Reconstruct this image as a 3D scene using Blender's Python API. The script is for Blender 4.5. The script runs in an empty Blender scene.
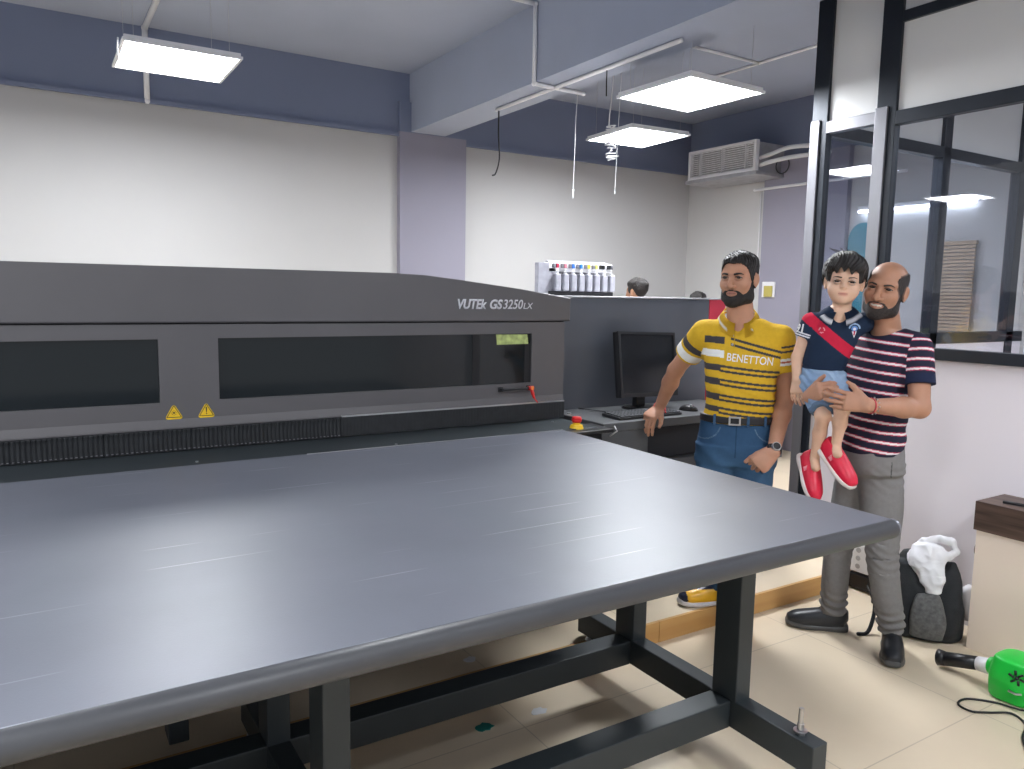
import bpy, bmesh, math, random
import numpy as np
from mathutils import Vector, Matrix
from mathutils.bvhtree import BVHTree
random.seed(7); rng=np.random.RandomState(3)
C=bpy.context.scene.collection
# ------------------------------------------------------------------ materials
def mat(name,col,rough=.5,metal=0.,nscale=0,namt=0.,bump=0.,bscale=60,spec=.5,coat=0.,vcol=False,emit=None,es=0,trans=0,ior=1.45,sss=0,aniso=0):
    m=bpy.data.materials.new(name); m.use_nodes=True; nt=m.node_tree; n=nt.nodes; l=nt.links
    b=n['Principled BSDF']; b.inputs['Base Color'].default_value=(*col,1); b.inputs['Roughness'].default_value=rough
    b.inputs['Metallic'].default_value=metal; b.inputs['Specular IOR Level'].default_value=spec; b.inputs['IOR'].default_value=ior
    b.inputs['Coat Weight'].default_value=coat; b.inputs['Transmission Weight'].default_value=trans
    if emit: b.inputs['Emission Color'].default_value=(*emit,1); b.inputs['Emission Strength'].default_value=es
    tc=n.new('ShaderNodeTexCoord'); src=None
    if vcol:
        a=n.new('ShaderNodeAttribute'); a.attribute_name='Col'; src=a.outputs['Color']
    if namt:
        t=n.new('ShaderNodeTexNoise'); t.inputs['Scale'].default_value=nscale; t.inputs['Detail'].default_value=5
        l.new(tc.outputs['Object'],t.inputs['Vector'])
        mr=n.new('ShaderNodeMapRange'); mr.inputs['From Min'].default_value=.3; mr.inputs['From Max'].default_value=.7
        mr.inputs['To Min'].default_value=1-namt; mr.inputs['To Max'].default_value=1+namt; l.new(t.outputs['Fac'],mr.inputs['Value'])
        vm=n.new('ShaderNodeVectorMath'); vm.operation='SCALE'
        if src: l.new(src,vm.inputs[0])
        else: vm.inputs[0].default_value=col
        l.new(mr.outputs['Result'],vm.inputs['Scale']); src=vm.outputs['Vector']
    if src: l.new(src,b.inputs['Base Color'])
    if bump:
        t=n.new('ShaderNodeTexNoise'); t.inputs['Scale'].default_value=bscale; t.inputs['Detail'].default_value=4
        l.new(tc.outputs['Object'],t.inputs['Vector'])
        bp=n.new('ShaderNodeBump'); bp.inputs['Strength'].default_value=bump; bp.inputs['Distance'].default_value=.004
        l.new(t.outputs['Fac'],bp.inputs['Height']); l.new(bp.outputs['Normal'],b.inputs['Normal'])
    return m
M={}
M['cream']=mat('cream_paint',(.51,.505,.50),.75,nscale=.8,namt=.03)
M['ceil']=mat('grey_ceiling_paint',(.36,.40,.50),.7,nscale=1.2,namt=.05)
M['darkband']=mat('slate_paint',(.180,.210,.305),.7,nscale=1.2,namt=.05)
M['purple']=mat('mauve_grey_paint',(.28,.27,.33),.7,nscale=1.5,namt=.03)
M['whitepanel']=mat('white_board',(.76,.72,.76),.5,nscale=.8,namt=.03)
M['frost']=mat('opal_panel',(.76,.76,.75),.35,nscale=.8,namt=.03)
M['blackmetal']=mat('black_coated_aluminium',(.022,.027,.036),.38,.3,nscale=8,namt=.1)
M['greymetal']=mat('grey_coated_aluminium',(.23,.23,.25),.35,.5)
M['silver']=mat('brushed_steel',(.55,.55,.56),.3,1.)
M['printer']=mat('charcoal_sheet_metal',(.118,.113,.118),.45,.15,nscale=3,namt=.05,bump=.05,bscale=400)
M['printer2']=mat('dark_side_sheet_metal',(.098,.107,.128),.5,.15,nscale=3,namt=.06)
M['seam']=mat('black_gap',(.008,.008,.01),.6)
M['pane_dark']=mat('smoked_acrylic',(.008,.012,.014),.08,0,spec=.4)
M['skirt']=mat('black_rubber',(.018,.020,.023),.5,nscale=30,namt=.2)
M['frame']=mat('dark_painted_steel',(.030,.038,.043),.42,.1,nscale=6,namt=.08)
M['desk']=mat('desk_grey_sheet',(.075,.078,.083),.5,.1,nscale=5,namt=.05)
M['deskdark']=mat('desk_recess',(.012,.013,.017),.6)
M['white']=mat('white_plastic',(.75,.75,.77),.4)
M['lampwhite']=mat('lamp_frame_white',(.8,.8,.82),.5)
M['letter']=mat('silver_lettering',(.62,.62,.66),.4)
M['yellow']=mat('warning_yellow',(.85,.55,.02),.45)
M['black']=mat('black_plastic',(.012,.012,.014),.4)
M['keys']=mat('dark_keycaps',(.035,.037,.043),.45)
M['red']=mat('red_plastic',(.65,.02,.02),.35)
M['redpanel']=mat('red_sheet_metal',(.50,.03,.06),.45)
M['orange']=mat('orange_tag',(.85,.22,.04),.5)
M['screen']=mat('black_screen',(.012,.014,.018),.18)
M['cloudy']=mat('clouded_plastic',(.33,.33,.37),.4,nscale=25,namt=.12)
M['green']=mat('green_plastic',(.01,.50,.05),.35)
M['bag']=mat('black_nylon',(.012,.014,.017),.75,nscale=20,namt=.3,bump=.4,bscale=200)
M['baggrey']=mat('grey_mesh_cloth',(.10,.10,.10),.8,nscale=60,namt=.3,bump=.4,bscale=300)
M['polybag']=mat('white_polythene',(.72,.72,.75),.28,nscale=10,namt=.08)
M['lampglow']=mat('led_diffuser',(.9,.9,.9),.5,emit=(.93,.96,1.),es=34)
M['tube']=mat('led_tube',(.9,.9,.9),.5,emit=(.9,.95,1.),es=7)
M['blind']=mat('wooden_blind',(.50,.37,.25),.6,nscale=6,namt=.15)
M['teal']=mat('teal_board',(.03,.23,.30),.5,nscale=4,namt=.15)
M['duct']=mat('galvanised_sheet',(.42,.42,.44),.45,.4,nscale=10,namt=.15)
M['creambox']=mat('cream_laminate',(.78,.66,.56),.5,nscale=2,namt=.02)
M['tealrag']=mat('teal_scrap',(.01,.20,.17),.7)
M['paleg']=mat('yellow_green_reflection',(.42,.50,.18),.5,nscale=40,namt=.35)
# glass
def glassmat():
    m=bpy.data.materials.new('clear_glass'); m.use_nodes=True; nt=m.node_tree; n=nt.nodes; l=nt.links; n.remove(n['Principled BSDF'])
    o=n['Material Output']; t=n.new('ShaderNodeBsdfTransparent'); t.inputs['Color'].default_value=(.86,.88,.92,1)
    g=n.new('ShaderNodeBsdfGlossy'); g.inputs['Roughness'].default_value=.02
    lw=n.new('ShaderNodeLayerWeight'); lw.inputs['Blend'].default_value=.5; pw=n.new('ShaderNodeMath'); pw.operation='POWER'; pw.inputs[1].default_value=4.; l.new(lw.outputs['Facing'],pw.inputs[0]); mx=n.new('ShaderNodeMixShader')
    mm=n.new('ShaderNodeMath'); mm.operation='MULTIPLY_ADD'; mm.inputs[1].default_value=.6; mm.inputs[2].default_value=.04
    l.new(pw.outputs[0],mm.inputs[0]); l.new(mm.outputs[0],mx.inputs[0]); l.new(t.outputs[0],mx.inputs[1]); l.new(g.outputs[0],mx.inputs[2]); l.new(mx.outputs[0],o.inputs['Surface'])
    return m
M['glass']=glassmat()
def floormat():
    m=mat('beige_floor_tile',(.70,.59,.44),.38,nscale=2,namt=.05); nt=m.node_tree; n=nt.nodes; l=nt.links; b=n['Principled BSDF']
    tc=n.new('ShaderNodeTexCoord'); br=n.new('ShaderNodeTexBrick'); mp=n.new('ShaderNodeMapping'); mp.inputs['Location'].default_value=(.12,.15,0)
    l.new(tc.outputs['Object'],mp.inputs['Vector']); l.new(mp.outputs[0],br.inputs['Vector'])
    br.offset=0; br.inputs['Scale'].default_value=1; br.inputs['Brick Width'].default_value=.8; br.inputs['Row Height'].default_value=.8
    br.inputs['Mortar Size'].default_value=.0025; br.inputs['Mortar Smooth'].default_value=.1
    src=b.inputs['Base Color'].links[0].from_socket
    for k in('Color1','Color2'): l.new(src,br.inputs[k])
    br.inputs['Mortar'].default_value=(.52,.43,.32,1); 
    # scuffs
    t=n.new('ShaderNodeTexNoise'); t.inputs['Scale'].default_value=5; t.inputs['Detail'].default_value=8; t.inputs['Roughness'].default_value=.7
    l.new(tc.outputs['Object'],t.inputs['Vector']); cr=n.new('ShaderNodeValToRGB'); cr.color_ramp.elements[0].position=.66; cr.color_ramp.elements[1].position=.74
    cr.color_ramp.elements[0].color=(0,0,0,1); cr.color_ramp.elements[1].color=(.35,.35,.35,1); l.new(t.outputs['Fac'],cr.inputs[0])
    mx=n.new('ShaderNodeMix'); mx.data_type='RGBA'; l.new(cr.outputs[0],mx.inputs[0]); l.new(br.outputs['Color'],mx.inputs[6]); mx.inputs[7].default_value=(.36,.31,.24,1)
    l.new(mx.outputs[2],b.inputs['Base Color'])
    return m
M['floor']=floormat()
def woodmat(name,c1,c2,scale,axis):
    m=mat(name,c1,.45); nt=m.node_tree; n=nt.nodes; l=nt.links; b=n['Principled BSDF']; tc=n.new('ShaderNodeTexCoord'); mp=n.new('ShaderNodeMapping')
    s=[scale]*3; s[axis]=scale*.06; mp.inputs['Scale'].default_value=s; l.new(tc.outputs['Object'],mp.inputs[0])
    t=n.new('ShaderNodeTexNoise'); t.inputs['Scale'].default_value=1; t.inputs['Detail'].default_value=6; l.new(mp.outputs[0],t.inputs['Vector'])
    cr=n.new('ShaderNodeValToRGB'); cr.color_ramp.elements[0].position=.35; cr.color_ramp.elements[1].position=.65
    cr.color_ramp.elements[0].color=(*c1,1); cr.color_ramp.elements[1].color=(*c2,1); l.new(t.outputs['Fac'],cr.inputs[0]); l.new(cr.outputs[0],b.inputs['Base Color']); return m
M['riser']=woodmat('honey_tile_riser',(.50,.27,.09),(.62,.37,.14),14,0)
M['walnut']=woodmat('dark_walnut_laminate',(.045,.026,.020),(.13,.085,.065),30,1)
def tablemat():
    m=mat('grey_belt_surface',(.130,.137,.165),.40,.0,spec=.45,nscale=4,namt=.05,bump=.06,bscale=250); nt=m.node_tree; n=nt.nodes; l=nt.links; b=n['Principled BSDF']
    # faint scratches running along X, at irregular spacing
    tc=n.new('ShaderNodeTexCoord'); sp=n.new('ShaderNodeSeparateXYZ'); l.new(tc.outputs['Object'],sp.inputs[0])
    pp=n.new('ShaderNodeMath'); pp.operation='PINGPONG'; pp.inputs[1].default_value=.075; l.new(sp.outputs['Y'],pp.inputs[0])
    lt=n.new('ShaderNodeMath'); lt.operation='LESS_THAN'; lt.inputs[1].default_value=.0020; l.new(pp.outputs[0],lt.inputs[0])
    t=n.new('ShaderNodeTexNoise'); t.inputs['Scale'].default_value=1; mp=n.new('ShaderNodeMapping'); mp.inputs['Scale'].default_value=(2.2,6.7,1); l.new(tc.outputs['Object'],mp.inputs[0]); l.new(mp.outputs[0],t.inputs['Vector'])
    gt=n.new('ShaderNodeMapRange'); gt.inputs['From Min'].default_value=.52; gt.inputs['From Max'].default_value=.62; gt.inputs['To Max'].default_value=.65; l.new(t.outputs['Fac'],gt.inputs['Value'])
    mu=n.new('ShaderNodeMath'); mu.operation='MULTIPLY'; l.new(lt.outputs[0],mu.inputs[0]); l.new(gt.outputs[0],mu.inputs[1])
    src=b.inputs['Base Color'].links[0].from_socket; mx=n.new('ShaderNodeMix'); mx.data_type='RGBA'; l.new(mu.outputs[0],mx.inputs[0]); l.new(src,mx.inputs[6]); mx.inputs[7].default_value=(.34,.35,.38,1)
    l.new(mx.outputs[2],b.inputs['Base Color']); return m
M['table']=tablemat()
# ------------------------------------------------------------------ helpers
def T(o,label=None,cat=None,group=None,kind=None):
    if label: o['label']=label
    if cat: o['category']=cat
    if group: o['group']=group
    if kind: o['kind']=kind
    return o
def empty(name,loc,label,cat,group=None,rz=0):
    o=bpy.data.objects.new(name,None); o.empty_display_size=.1; C.objects.link(o); o.location=loc; o.rotation_euler=(0,0,rz); return T(o,label,cat,group)
def wmat(o):
    m=o.matrix_basis.copy(); p=o.parent
    while p: m=p.matrix_basis@m; p=p.parent
    return m
def obj(name,bm,m,parent=None,smooth=False,origin=None):
    """bm holds world coordinates; the object gets its origin on the parent or on its own base"""
    me=bpy.data.meshes.new(name)
    bmesh.ops.recalc_face_normals(bm,faces=bm.faces[:])
    if parent: inv=wmat(parent).inverted(); bm.transform(inv)
    elif origin is not None: bm.transform(Matrix.Translation(-Vector(origin)))
    bm.to_mesh(me); bm.free()
    for mm in (m if isinstance(m,(list,tuple)) else [m]): me.materials.append(mm)
    if smooth:
        for p in me.polygons: p.use_smooth=True
    o=bpy.data.objects.new(name,me); C.objects.link(o)
    if parent: o.parent=parent
    elif origin is not None: o.location=origin
    return o
def B(): return bmesh.new()
def box(bm,x0,x1,y0,y1,z0,z1,bev=0,M4=None,mi=0):
    r=bmesh.ops.create_cube(bm,size=1); v=r['verts']
    bmesh.ops.scale(bm,verts=v,vec=(x1-x0,y1-y0,z1-z0)); bmesh.ops.translate(bm,verts=v,vec=((x0+x1)/2,(y0+y1)/2,(z0+z1)/2))
    fs=set(f for a in v for f in a.link_faces)
    if bev:
        es=list(set(e for a in v for e in a.link_edges)); rr=bmesh.ops.bevel(bm,geom=es,offset=bev,segments=2,affect='EDGES',profile=.5); v=list(set(rr['verts'])|set(a for a in v if a.is_valid)); fs=set(f for a in v for f in a.link_faces)
    for f in fs: f.material_index=mi
    if M4 is not None: bmesh.ops.transform(bm,matrix=M4,verts=v)
    return v
def cyl(bm,p0,p1,r,r2=None,seg=16,mi=0):
    p0=Vector(p0);p1=Vector(p1); d=p1-p0; r2=r if r2 is None else r2
    m=Matrix.Translation((p0+p1)/2)@d.to_track_quat('Z','Y').to_matrix().to_4x4()
    rr=bmesh.ops.create_cone(bm,cap_ends=True,segments=seg,radius1=r,radius2=r2,depth=d.length,matrix=m)
    for f in set(f for a in rr['verts'] for f in a.link_faces): f.material_index=mi
    return rr['verts']
def tube(bm,pts,r,seg=8,closed=False):
    pts=[Vector(p) for p in pts]; rings=[]; n=len(pts); up=None
    for i,p in enumerate(pts):
        d=(pts[min(i+1,n-1)]-pts[max(i-1,0)]).normalized()
        if up is None: up=d.orthogonal().normalized()
        up=(up-d*up.dot(d)).normalized(); s=d.cross(up); rr=r[i] if isinstance(r,(list,tuple)) else r
        rings.append([bm.verts.new(p+(up*math.cos(a)+s*math.sin(a))*rr) for a in [2*math.pi*k/seg for k in range(seg)]])
    for a,b in zip(rings,rings[1:]):
        for k in range(seg): bm.faces.new((a[k],a[(k+1)%seg],b[(k+1)%seg],b[k]))
    bm.faces.new(rings[0]); bm.faces.new(rings[-1][::-1])
def spline(pts,n=8):
    P=[np.array(p,float) for p in pts]; P=[2*P[0]-P[1]]+P+[2*P[-1]-P[-2]]; out=[]
    for i in range(1,len(P)-2):
        for k in range(n):
            t=k/n; a,b,c,d=P[i-1],P[i],P[i+1],P[i+2]
            out.append(.5*((2*b)+(c-a)*t+(2*a-5*b+4*c-d)*t*t+(3*b-a-3*c+d)*t**3))
    out.append(P[-2]); return out
def prism(bm,poly,axis,a0,a1,mi=0):
    """poly: 2D outline in the two other axes (in xyz order), swept along axis"""
    def P(u,v,w): return {0:(w,u,v),1:(u,w,v),2:(u,v,w)}[axis]
    A=[bm.verts.new(P(u,v,a0)) for u,v in poly]; Bv=[bm.verts.new(P(u,v,a1)) for u,v in poly]; n=len(poly)
    fs=[bm.faces.new(A),bm.faces.new(Bv[::-1])]+[bm.faces.new((A[i],Bv[i],Bv[(i+1)%n],A[(i+1)%n])) for i in range(n)]
    for f in fs: f.material_index=mi
def gridpanel(bm,x0,x1,z0,z1,holes,y0,y1,bev=0):
    xs=sorted({x0,x1}|{h[0] for h in holes}|{h[1] for h in holes}); zs=sorted({z0,z1}|{h[2] for h in holes}|{h[3] for h in holes})
    ins=lambda x,z:any(h[0]<x<h[1] and h[2]<z<h[3] for h in holes)
    V={}
    def v(x,y,z):
        k=(round(x,5),round(y,5),round(z,5))
        if k not in V: V[k]=bm.verts.new((x,y,z))
        return V[k]
    cell={}
    for i in range(len(xs)-1):
        for j in range(len(zs)-1): cell[i,j]=not ins((xs[i]+xs[i+1])/2,(zs[j]+zs[j+1])/2)
    for (i,j),s in cell.items():
        if not s: continue
        a,b,c,d=xs[i],xs[i+1],zs[j],zs[j+1]
        bm.faces.new((v(a,y0,c),v(b,y0,c),v(b,y0,d),v(a,y0,d))); bm.faces.new((v(a,y1,c),v(a,y1,d),v(b,y1,d),v(b,y1,c)))
        for (di,dj,p,q) in((-1,0,(a,c),(a,d)),(1,0,(b,d),(b,c)),(0,-1,(b,c),(a,c)),(0,1,(a,d),(b,d))):
            if not cell.get((i+di,j+dj),False): bm.faces.new((v(p[0],y0,p[1]),v(q[0],y0,q[1]),v(q[0],y1,q[1]),v(p[0],y1,p[1])))
def text_bm(s,size,extrude=.0008,shear=0.,offset=0.,space=1.):
    cu=bpy.data.curves.new('t','FONT'); cu.body=s; cu.size=size; cu.extrude=extrude; cu.shear=shear; cu.offset=offset; cu.space_character=space; cu.resolution_u=4
    o=bpy.data.objects.new('t',cu); C.objects.link(o); dg=bpy.context.evaluated_depsgraph_get(); dg.update()
    me=bpy.data.meshes.new_from_object(o.evaluated_get(dg)); bm=bmesh.new(); bm.from_mesh(me); bpy.data.objects.remove(o); bpy.data.curves.remove(cu); bpy.data.meshes.remove(me); return bm
def fit(bm,M4,w):
    xs=[v.co.x for v in bm.verts]; k=w/(max(xs)-min(xs)); bm.transform(M4@Matrix.Diagonal((k,k,1,1))@Matrix.Translation((-min(xs),0,0)))
def struct(name,bm,m,parent=None,smooth=False): 
    o=obj(name,bm,m,parent,smooth)
    if not parent: o['kind']='structure'
    return o
# ------------------------------------------------------------------ camera
R=np.array([[ 0.85047207,0.04729373,-0.52388983],[-0.52574321,0.10874142,-0.84366426],[ 0.01706849,0.99294441,0.1173459 ]])
u_,s_,v_=np.linalg.svd(R); R=u_@v_
cam=bpy.data.cameras.new('camera'); co=bpy.data.objects.new('camera',cam); C.objects.link(co)
cam.sensor_width=36; cam.lens=36*770/1024; cam.clip_start=.02
m4=Matrix([list(R[i])+[0] for i in range(3)]+[[0,0,0,1]]); co.matrix_world=Matrix.Translation((0,0,1.6))@m4
bpy.context.scene.camera=co
# ------------------------------------------------------------------ room
XL,XR,YB,YF,ZC=-3.6,6.34,6.5,-2.6,3.5; PX=3.87
bm=B(); box(bm,XL-.1,7.9,YF-.1,YB+.1,-.1,0); struct('floor',bm,M['floor'])
bm=B(); box(bm,XL,PX+.02,2.55,YB,.001,.1); box(bm,PX+.02,XR,3.0,YB,.001,.1); f1=struct('floor',bm,M['floor'])
bm=B(); 
x=XL
while x<PX: 
    box(bm,x+.0015,min(x+.6,PX)-.0015,2.532,2.549,0,.1005); x+=.6
struct('trim_1',bm,M['riser'])
bm=B(); box(bm,XL-.1,XR+.1,YB,YB+.1,0,2.97); struct('wall_back',bm,M['cream'])
bm=B(); box(bm,XL-.1,XR+.1,YB-.02,YB+.1,2.97,ZC); struct('wall_back',bm,M['darkband'])
bm=B(); box(bm,XL,2.8,YB-.045,YB-.02,2.955,2.985); box(bm,3.46,XR,YB-.045,YB-.02,2.94,2.97); struct('trim_2',bm,M['darkband'])
bm=B(); box(bm,XR,XR+.1,2.95,YB,0,2.97); struct('wall_right',bm,M['cream'])
bm=B(); box(bm,XR-.02,XR+.1,2.95,YB,2.97,ZC); struct('wall_right',bm,M['darkband'])
bm=B(); box(bm,7.9,8.0,YF,3.0,0,ZC); struct('wall_right',bm,M['cream'])
bm=B(); box(bm,XL-.1,8.,YF-.1,YB+.1,ZC,ZC+.1); struct('ceiling',bm,M['ceil'])
bm=B(); box(bm,2.91,3.24,YF,YB-.0,3.0,ZC); struct('ceiling_beam',bm,M['ceil'])
bm=B(); box(bm,2.8,3.46,YB-.06,YB,.1,2.995); struct('column',bm,M['purple'])
bm=B(); box(bm,2.8,3.46,YB-.06,YB-.02,2.995,3.25); struct('trim_3',bm,M['darkband'])
bm=B(); box(bm,XR-.06,XR,4.45,5.39,.1,2.97); struct('column',bm,M['purple'])
# ------------------------------------------------------------------ glazed partition
def fbox(bm,*a): box(bm,*a,bev=.003)
bm=B(); box(bm,PX,PX+.05,YF,2.9,.0,1.31); struct('wall_partition',bm,M['whitepanel'])
bm=B()
for y0,y1 in((2.885,2.985),(2.475,2.585),(1.06,1.15),(-.45,-.36)): box(bm,PX-.02,PX+.03,y0,y1,.0,ZC,bev=.003)
struct('trim_4',bm,M['blackmetal'])
bm=B()
for y0,y1 in((2.925,2.985),(2.515,2.585)): box(bm,PX-.034,PX-.02,y0,y1,.1 if y0>2.6 else 0,2.605,bev=.003)
box(bm,PX-.026,PX+.02,2.585,2.885,2.525,2.590,bev=.003)
struct('trim_5',bm,M['greymetal'])
bm=B()
for z0,z1 in((2.505,2.575),(3.015,3.07)): box(bm,PX-.02,PX+.03,YF,2.475,z0,z1,bev=.003)
box(bm,PX-.03,PX+.035,YF,2.475,1.305,1.362,bev=.003); box(bm,PX-.02,PX+.03,2.585,2.885,1.305,1.362,bev=.003)
struct('trim_6',bm,M['blackmetal'])
bm=B(); box(bm,PX,PX+.012,2.585,2.885,2.585,ZC); struct('trim_7',bm,M['frost'])
bm=B(); box(bm,PX,PX+.012,YF,2.475,2.575,3.015); box(bm,PX,PX+.012,YF,2.475,3.07,ZC); struct('trim_8',bm,M['frost'])
bm=B(); box(bm,PX+.004,PX+.01,2.585,2.885,1.362,2.53); struct('window_1',bm,M['glass'])
bm=B(); box(bm,PX+.004,PX+.01,YF,2.475,1.362,2.505); struct('window_2',bm,M['glass'])
# cabin's other wall (towards the back of the hall)
bm=B(); box(bm,PX+.05,XR,2.93,2.98,0,1.31); struct('wall_cabin',bm,M['whitepanel'])
bm=B()
for x0,x1 in((5.10,5.19),(6.10,6.20)): box(bm,x0,x1,2.92,2.99,.1,ZC,bev=.003)
for z0,z1 in((2.53,2.60),(1.31,1.385)): box(bm,PX+.05,XR,2.92,2.99,z0,z1,bev=.003)
struct('trim_9',bm,M['blackmetal'])
bm=B(); box(bm,PX+.05,XR,2.945,2.957,2.6,ZC); struct('trim_10',bm,M['frost'])
bm=B(); box(bm,PX+.05,5.10,2.95,2.956,1.385,2.53);box(bm,5.19,6.10,2.95,2.956,1.385,2.53); struct('window_3',bm,M['glass'])
# blinds, tube, teal board on the far right wall
o=empty('window_blind',(6.29,3.48,1.36),'wooden slatted blind seen through the cabin glass','blind'); bm=B()
for k in range(24): box(bm,6.285,6.30,3.29,3.67,1.362+k*.0285,1.383+k*.0285)
obj('slats',bm,M['blind'],o); bm=B(); box(bm,6.275,6.31,3.28,3.68,2.045,2.075,bev=.003); obj('headrail',bm,M['blind'],o)
o=empty('batten_lamp',(6.31,4.1,2.37),'long thin white batten lamp behind the cabin glass','lamp')
bm=B(); box(bm,6.29,6.3395,3.3,4.34,2.385,2.42,bev=.004); obj('housing',bm,M['lampwhite'],o); bm=B(); cyl(bm,(6.295,3.32,2.375),(6.295,4.33,2.375),.013); obj('tube',bm,M['tube'],o,True)
bm=B(); pr=[]
for k in range(25):
    a=math.pi*k/24; pr.append((4.29+.14*math.cos(a)*(1 if math.cos(a)>0 else 1),2.12+.16*math.sin(a)))
pr=[(4.43,1.4)]+pr+[(4.15,1.4)]
prism(bm,pr,0,6.31,6.339); o=obj('display_board',bm,M['teal'],origin=(6.33,4.29,1.4)); T(o,'teal round-topped board seen through the narrow glass pane','board')
# ------------------------------------------------------------------ lamps, conduits, wires
def panel_lamp(x0,x1,y0,y1,z,label,rz=0,tilt=0,drop=True):
    cx,cy=(x0+x1)/2,(y0+y1)/2; o=empty('led_panel',(cx,cy,z),label,'ceiling light','square led panel lights',rz); w,d=(x1-x0)/2,(y1-y0)/2
    Mw=wmat(o)
    def add(name,bm,m,sm=False): bm.transform(Mw); return obj(name,bm,m,o,sm)
    bm=B(); box(bm,-w+.016,w-.016,-d+.016,d-.016,0.0,.006); add('diffuser',bm,M['lampglow'])
    bm=B()
    for a in((-w,w,-d,-d+.018),(-w,w,d-.018,d),(-w,-w+.018,-d+.018,d-.018),(w-.018,w,-d+.018,d-.018)): box(bm,*a,-.004,.012,bev=.002)
    box(bm,-w+.01,w-.01,-d+.01,d-.01,.0125,.03); add('frame',bm,M['lampwhite'])
    bm=B(); box(bm,-.12,.12,-.03,.03,.03,.06); add('driver_box',bm,M['lampwhite'])
    for sx in(-1,1):
        for sy in(-1,1): bm=B(); cyl(bm,(sx*(w-.06),sy*(d-.06),.03),(sx*(w-.06),sy*(d-.06),ZC-z),.0010,seg=6); add('suspension_wire',bm,M['silver'])
    return o
panel_lamp(.45,1.05,4.56,5.16,2.86,'square led ceiling panel above left end of the big printer')
panel_lamp(3.10,3.72,3.22,3.84,2.80,'largest-looking led panel, hanging right of the ceiling beam',rz=.03)
panel_lamp(3.92,4.50,4.62,5.24,2.865,'farthest led panel, hanging nearest the air conditioner',rz=-.06)
panel_lamp(-2.3,-1.7,5.05,5.65,2.86,'led panel out at the far left over the hall')
panel_lamp(-.9,-.3,.2,.8,2.86,'added unseen led panel above and left of the camera')  # fill lamp added outside the view
panel_lamp(2.2,2.8,-.7,-.1,2.86,'added unseen led panel above and right of the camera')  # added out of view to brighten the figures, floor and pedestal
panel_lamp(-2.6,-2.0,2.2,2.8,2.86,'added unseen led panel over the left end of the table')  # added out of view for its light alone
panel_lamp(5.2,5.8,.4,1.,2.86,'added unseen led panel brightening the glazed cabin')  # added out of view to brighten what shows through the glass
def conduit(pts,label,r=.011):
    bm=B(); 
    for a,b in zip(pts,pts[1:]): cyl(bm,a,b,r,seg=12)
    for p in pts[1:-1]: bmesh.ops.create_icosphere(bm,subdivisions=2,radius=r*1.25,matrix=Matrix.Translation(p))
    for p in (pts[0],pts[-1]): bmesh.ops.create_icosphere(bm,subdivisions=2,radius=r*1.1,matrix=Matrix.Translation(p))
    o=obj('conduit_pipe',bm,M['lampwhite'],smooth=True,origin=pts[0]); return T(o,label,'pipe')
conduit([(.79,3.6,ZC-.012),(.79,YB-.035,ZC-.012),(.79,YB-.035,2.97)],'white conduit running behind the left led panel down the wall',.02)
conduit([(2.60,4.45,ZC-.012),(2.895,4.45,ZC-.012),(2.895,4.45,2.985),(3.32,4.47,2.985)],'white conduit dropping down the left face of the ceiling beam',.014)
conduit([(3.07,5.23,2.985),(3.07,3.26,2.985)],'white conduit running lengthwise under the ceiling beam',.013)
conduit([(5.1,4.98,ZC-.012),(5.1,3.2,ZC-.012)],'white ceiling conduit running towards the glazed partition')
conduit([(4.37,4.5,ZC-.012),(5.1,4.5,ZC-.012)],'short white ceiling conduit crossing behind the largest led panel')
def wire(pts,r,m,label,n=6,cap=None):
    bm=B(); tube(bm,spline(pts,n),r,6)
    if cap: cyl(bm,pts[-1],(pts[-1][0],pts[-1][1],pts[-1][2]-cap),r*2.2,seg=8)
    o=obj('hanging_wire',bm,m,smooth=True,origin=pts[0]); return T(o,label,'wire')
wire([(3.07,5.2,2.98),(3.07,5.2,2.8),(3.08,5.2,2.62),(3.05,5.2,2.51),(3.02,5.2,2.49)],.006,M['black'],'black wire with bent end hanging left under the beam')
wire([(3.27,4.47,2.98),(3.26,4.47,2.8),(3.255,4.47,2.5),(3.25,4.47,2.33)],.0026,M['white'],'thin white wire hanging beside the black bent wire',cap=.06)
wire([(3.07,3.9,2.98),(3.07,3.9,2.9),(3.072,3.9,2.82)],.004,M['black'],'short black wire between the conduit and the largest led panel')
wire([(3.77,4.6,3.49),(3.75,4.6,3.0),(3.74,4.6,2.7),(3.73,4.6,2.38)],.0022,M['white'],'thinnest white wire hanging in front of farthest led panel',cap=.03)
bm=B(); q=[]
for k in range(40): q.append((3.60+.05*math.sin(k*1.9)*(.4+.6*math.sin(k*.33)**2),4.5+.03*math.cos(k*2.3),2.82-.0065*k))
tube(bm,spline([(3.6,4.5,3.49),(3.6,4.5,3.1)]+q,3),.0045,6); o=obj('wire_tangle',bm,M['white'],smooth=True,origin=(3.6,4.5,2.8)); T(o,'loose tangle of white wire in front of farthest led panel','wire')
bm=B(); 
for k in range(7):
    a=k*.9; tube(bm,[(2.5,3.7,3.5),(2.5+.012*math.cos(a),3.7+.012*math.sin(a),3.46),(2.5+.03*math.cos(a),3.7+.03*math.sin(a),3.43)],.004,5)
o=obj('wire_stub',bm,M['white'],smooth=True,origin=(2.5,3.7,3.5)); T(o,'frayed white wire end poking out of the ceiling near the beam','wire')
wire([(.43,4.55,2.86),(.425,4.55,2.8),(.43,4.55,2.74)],.004,M['white'],'short white wire hanging off left end of left panel')
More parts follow.
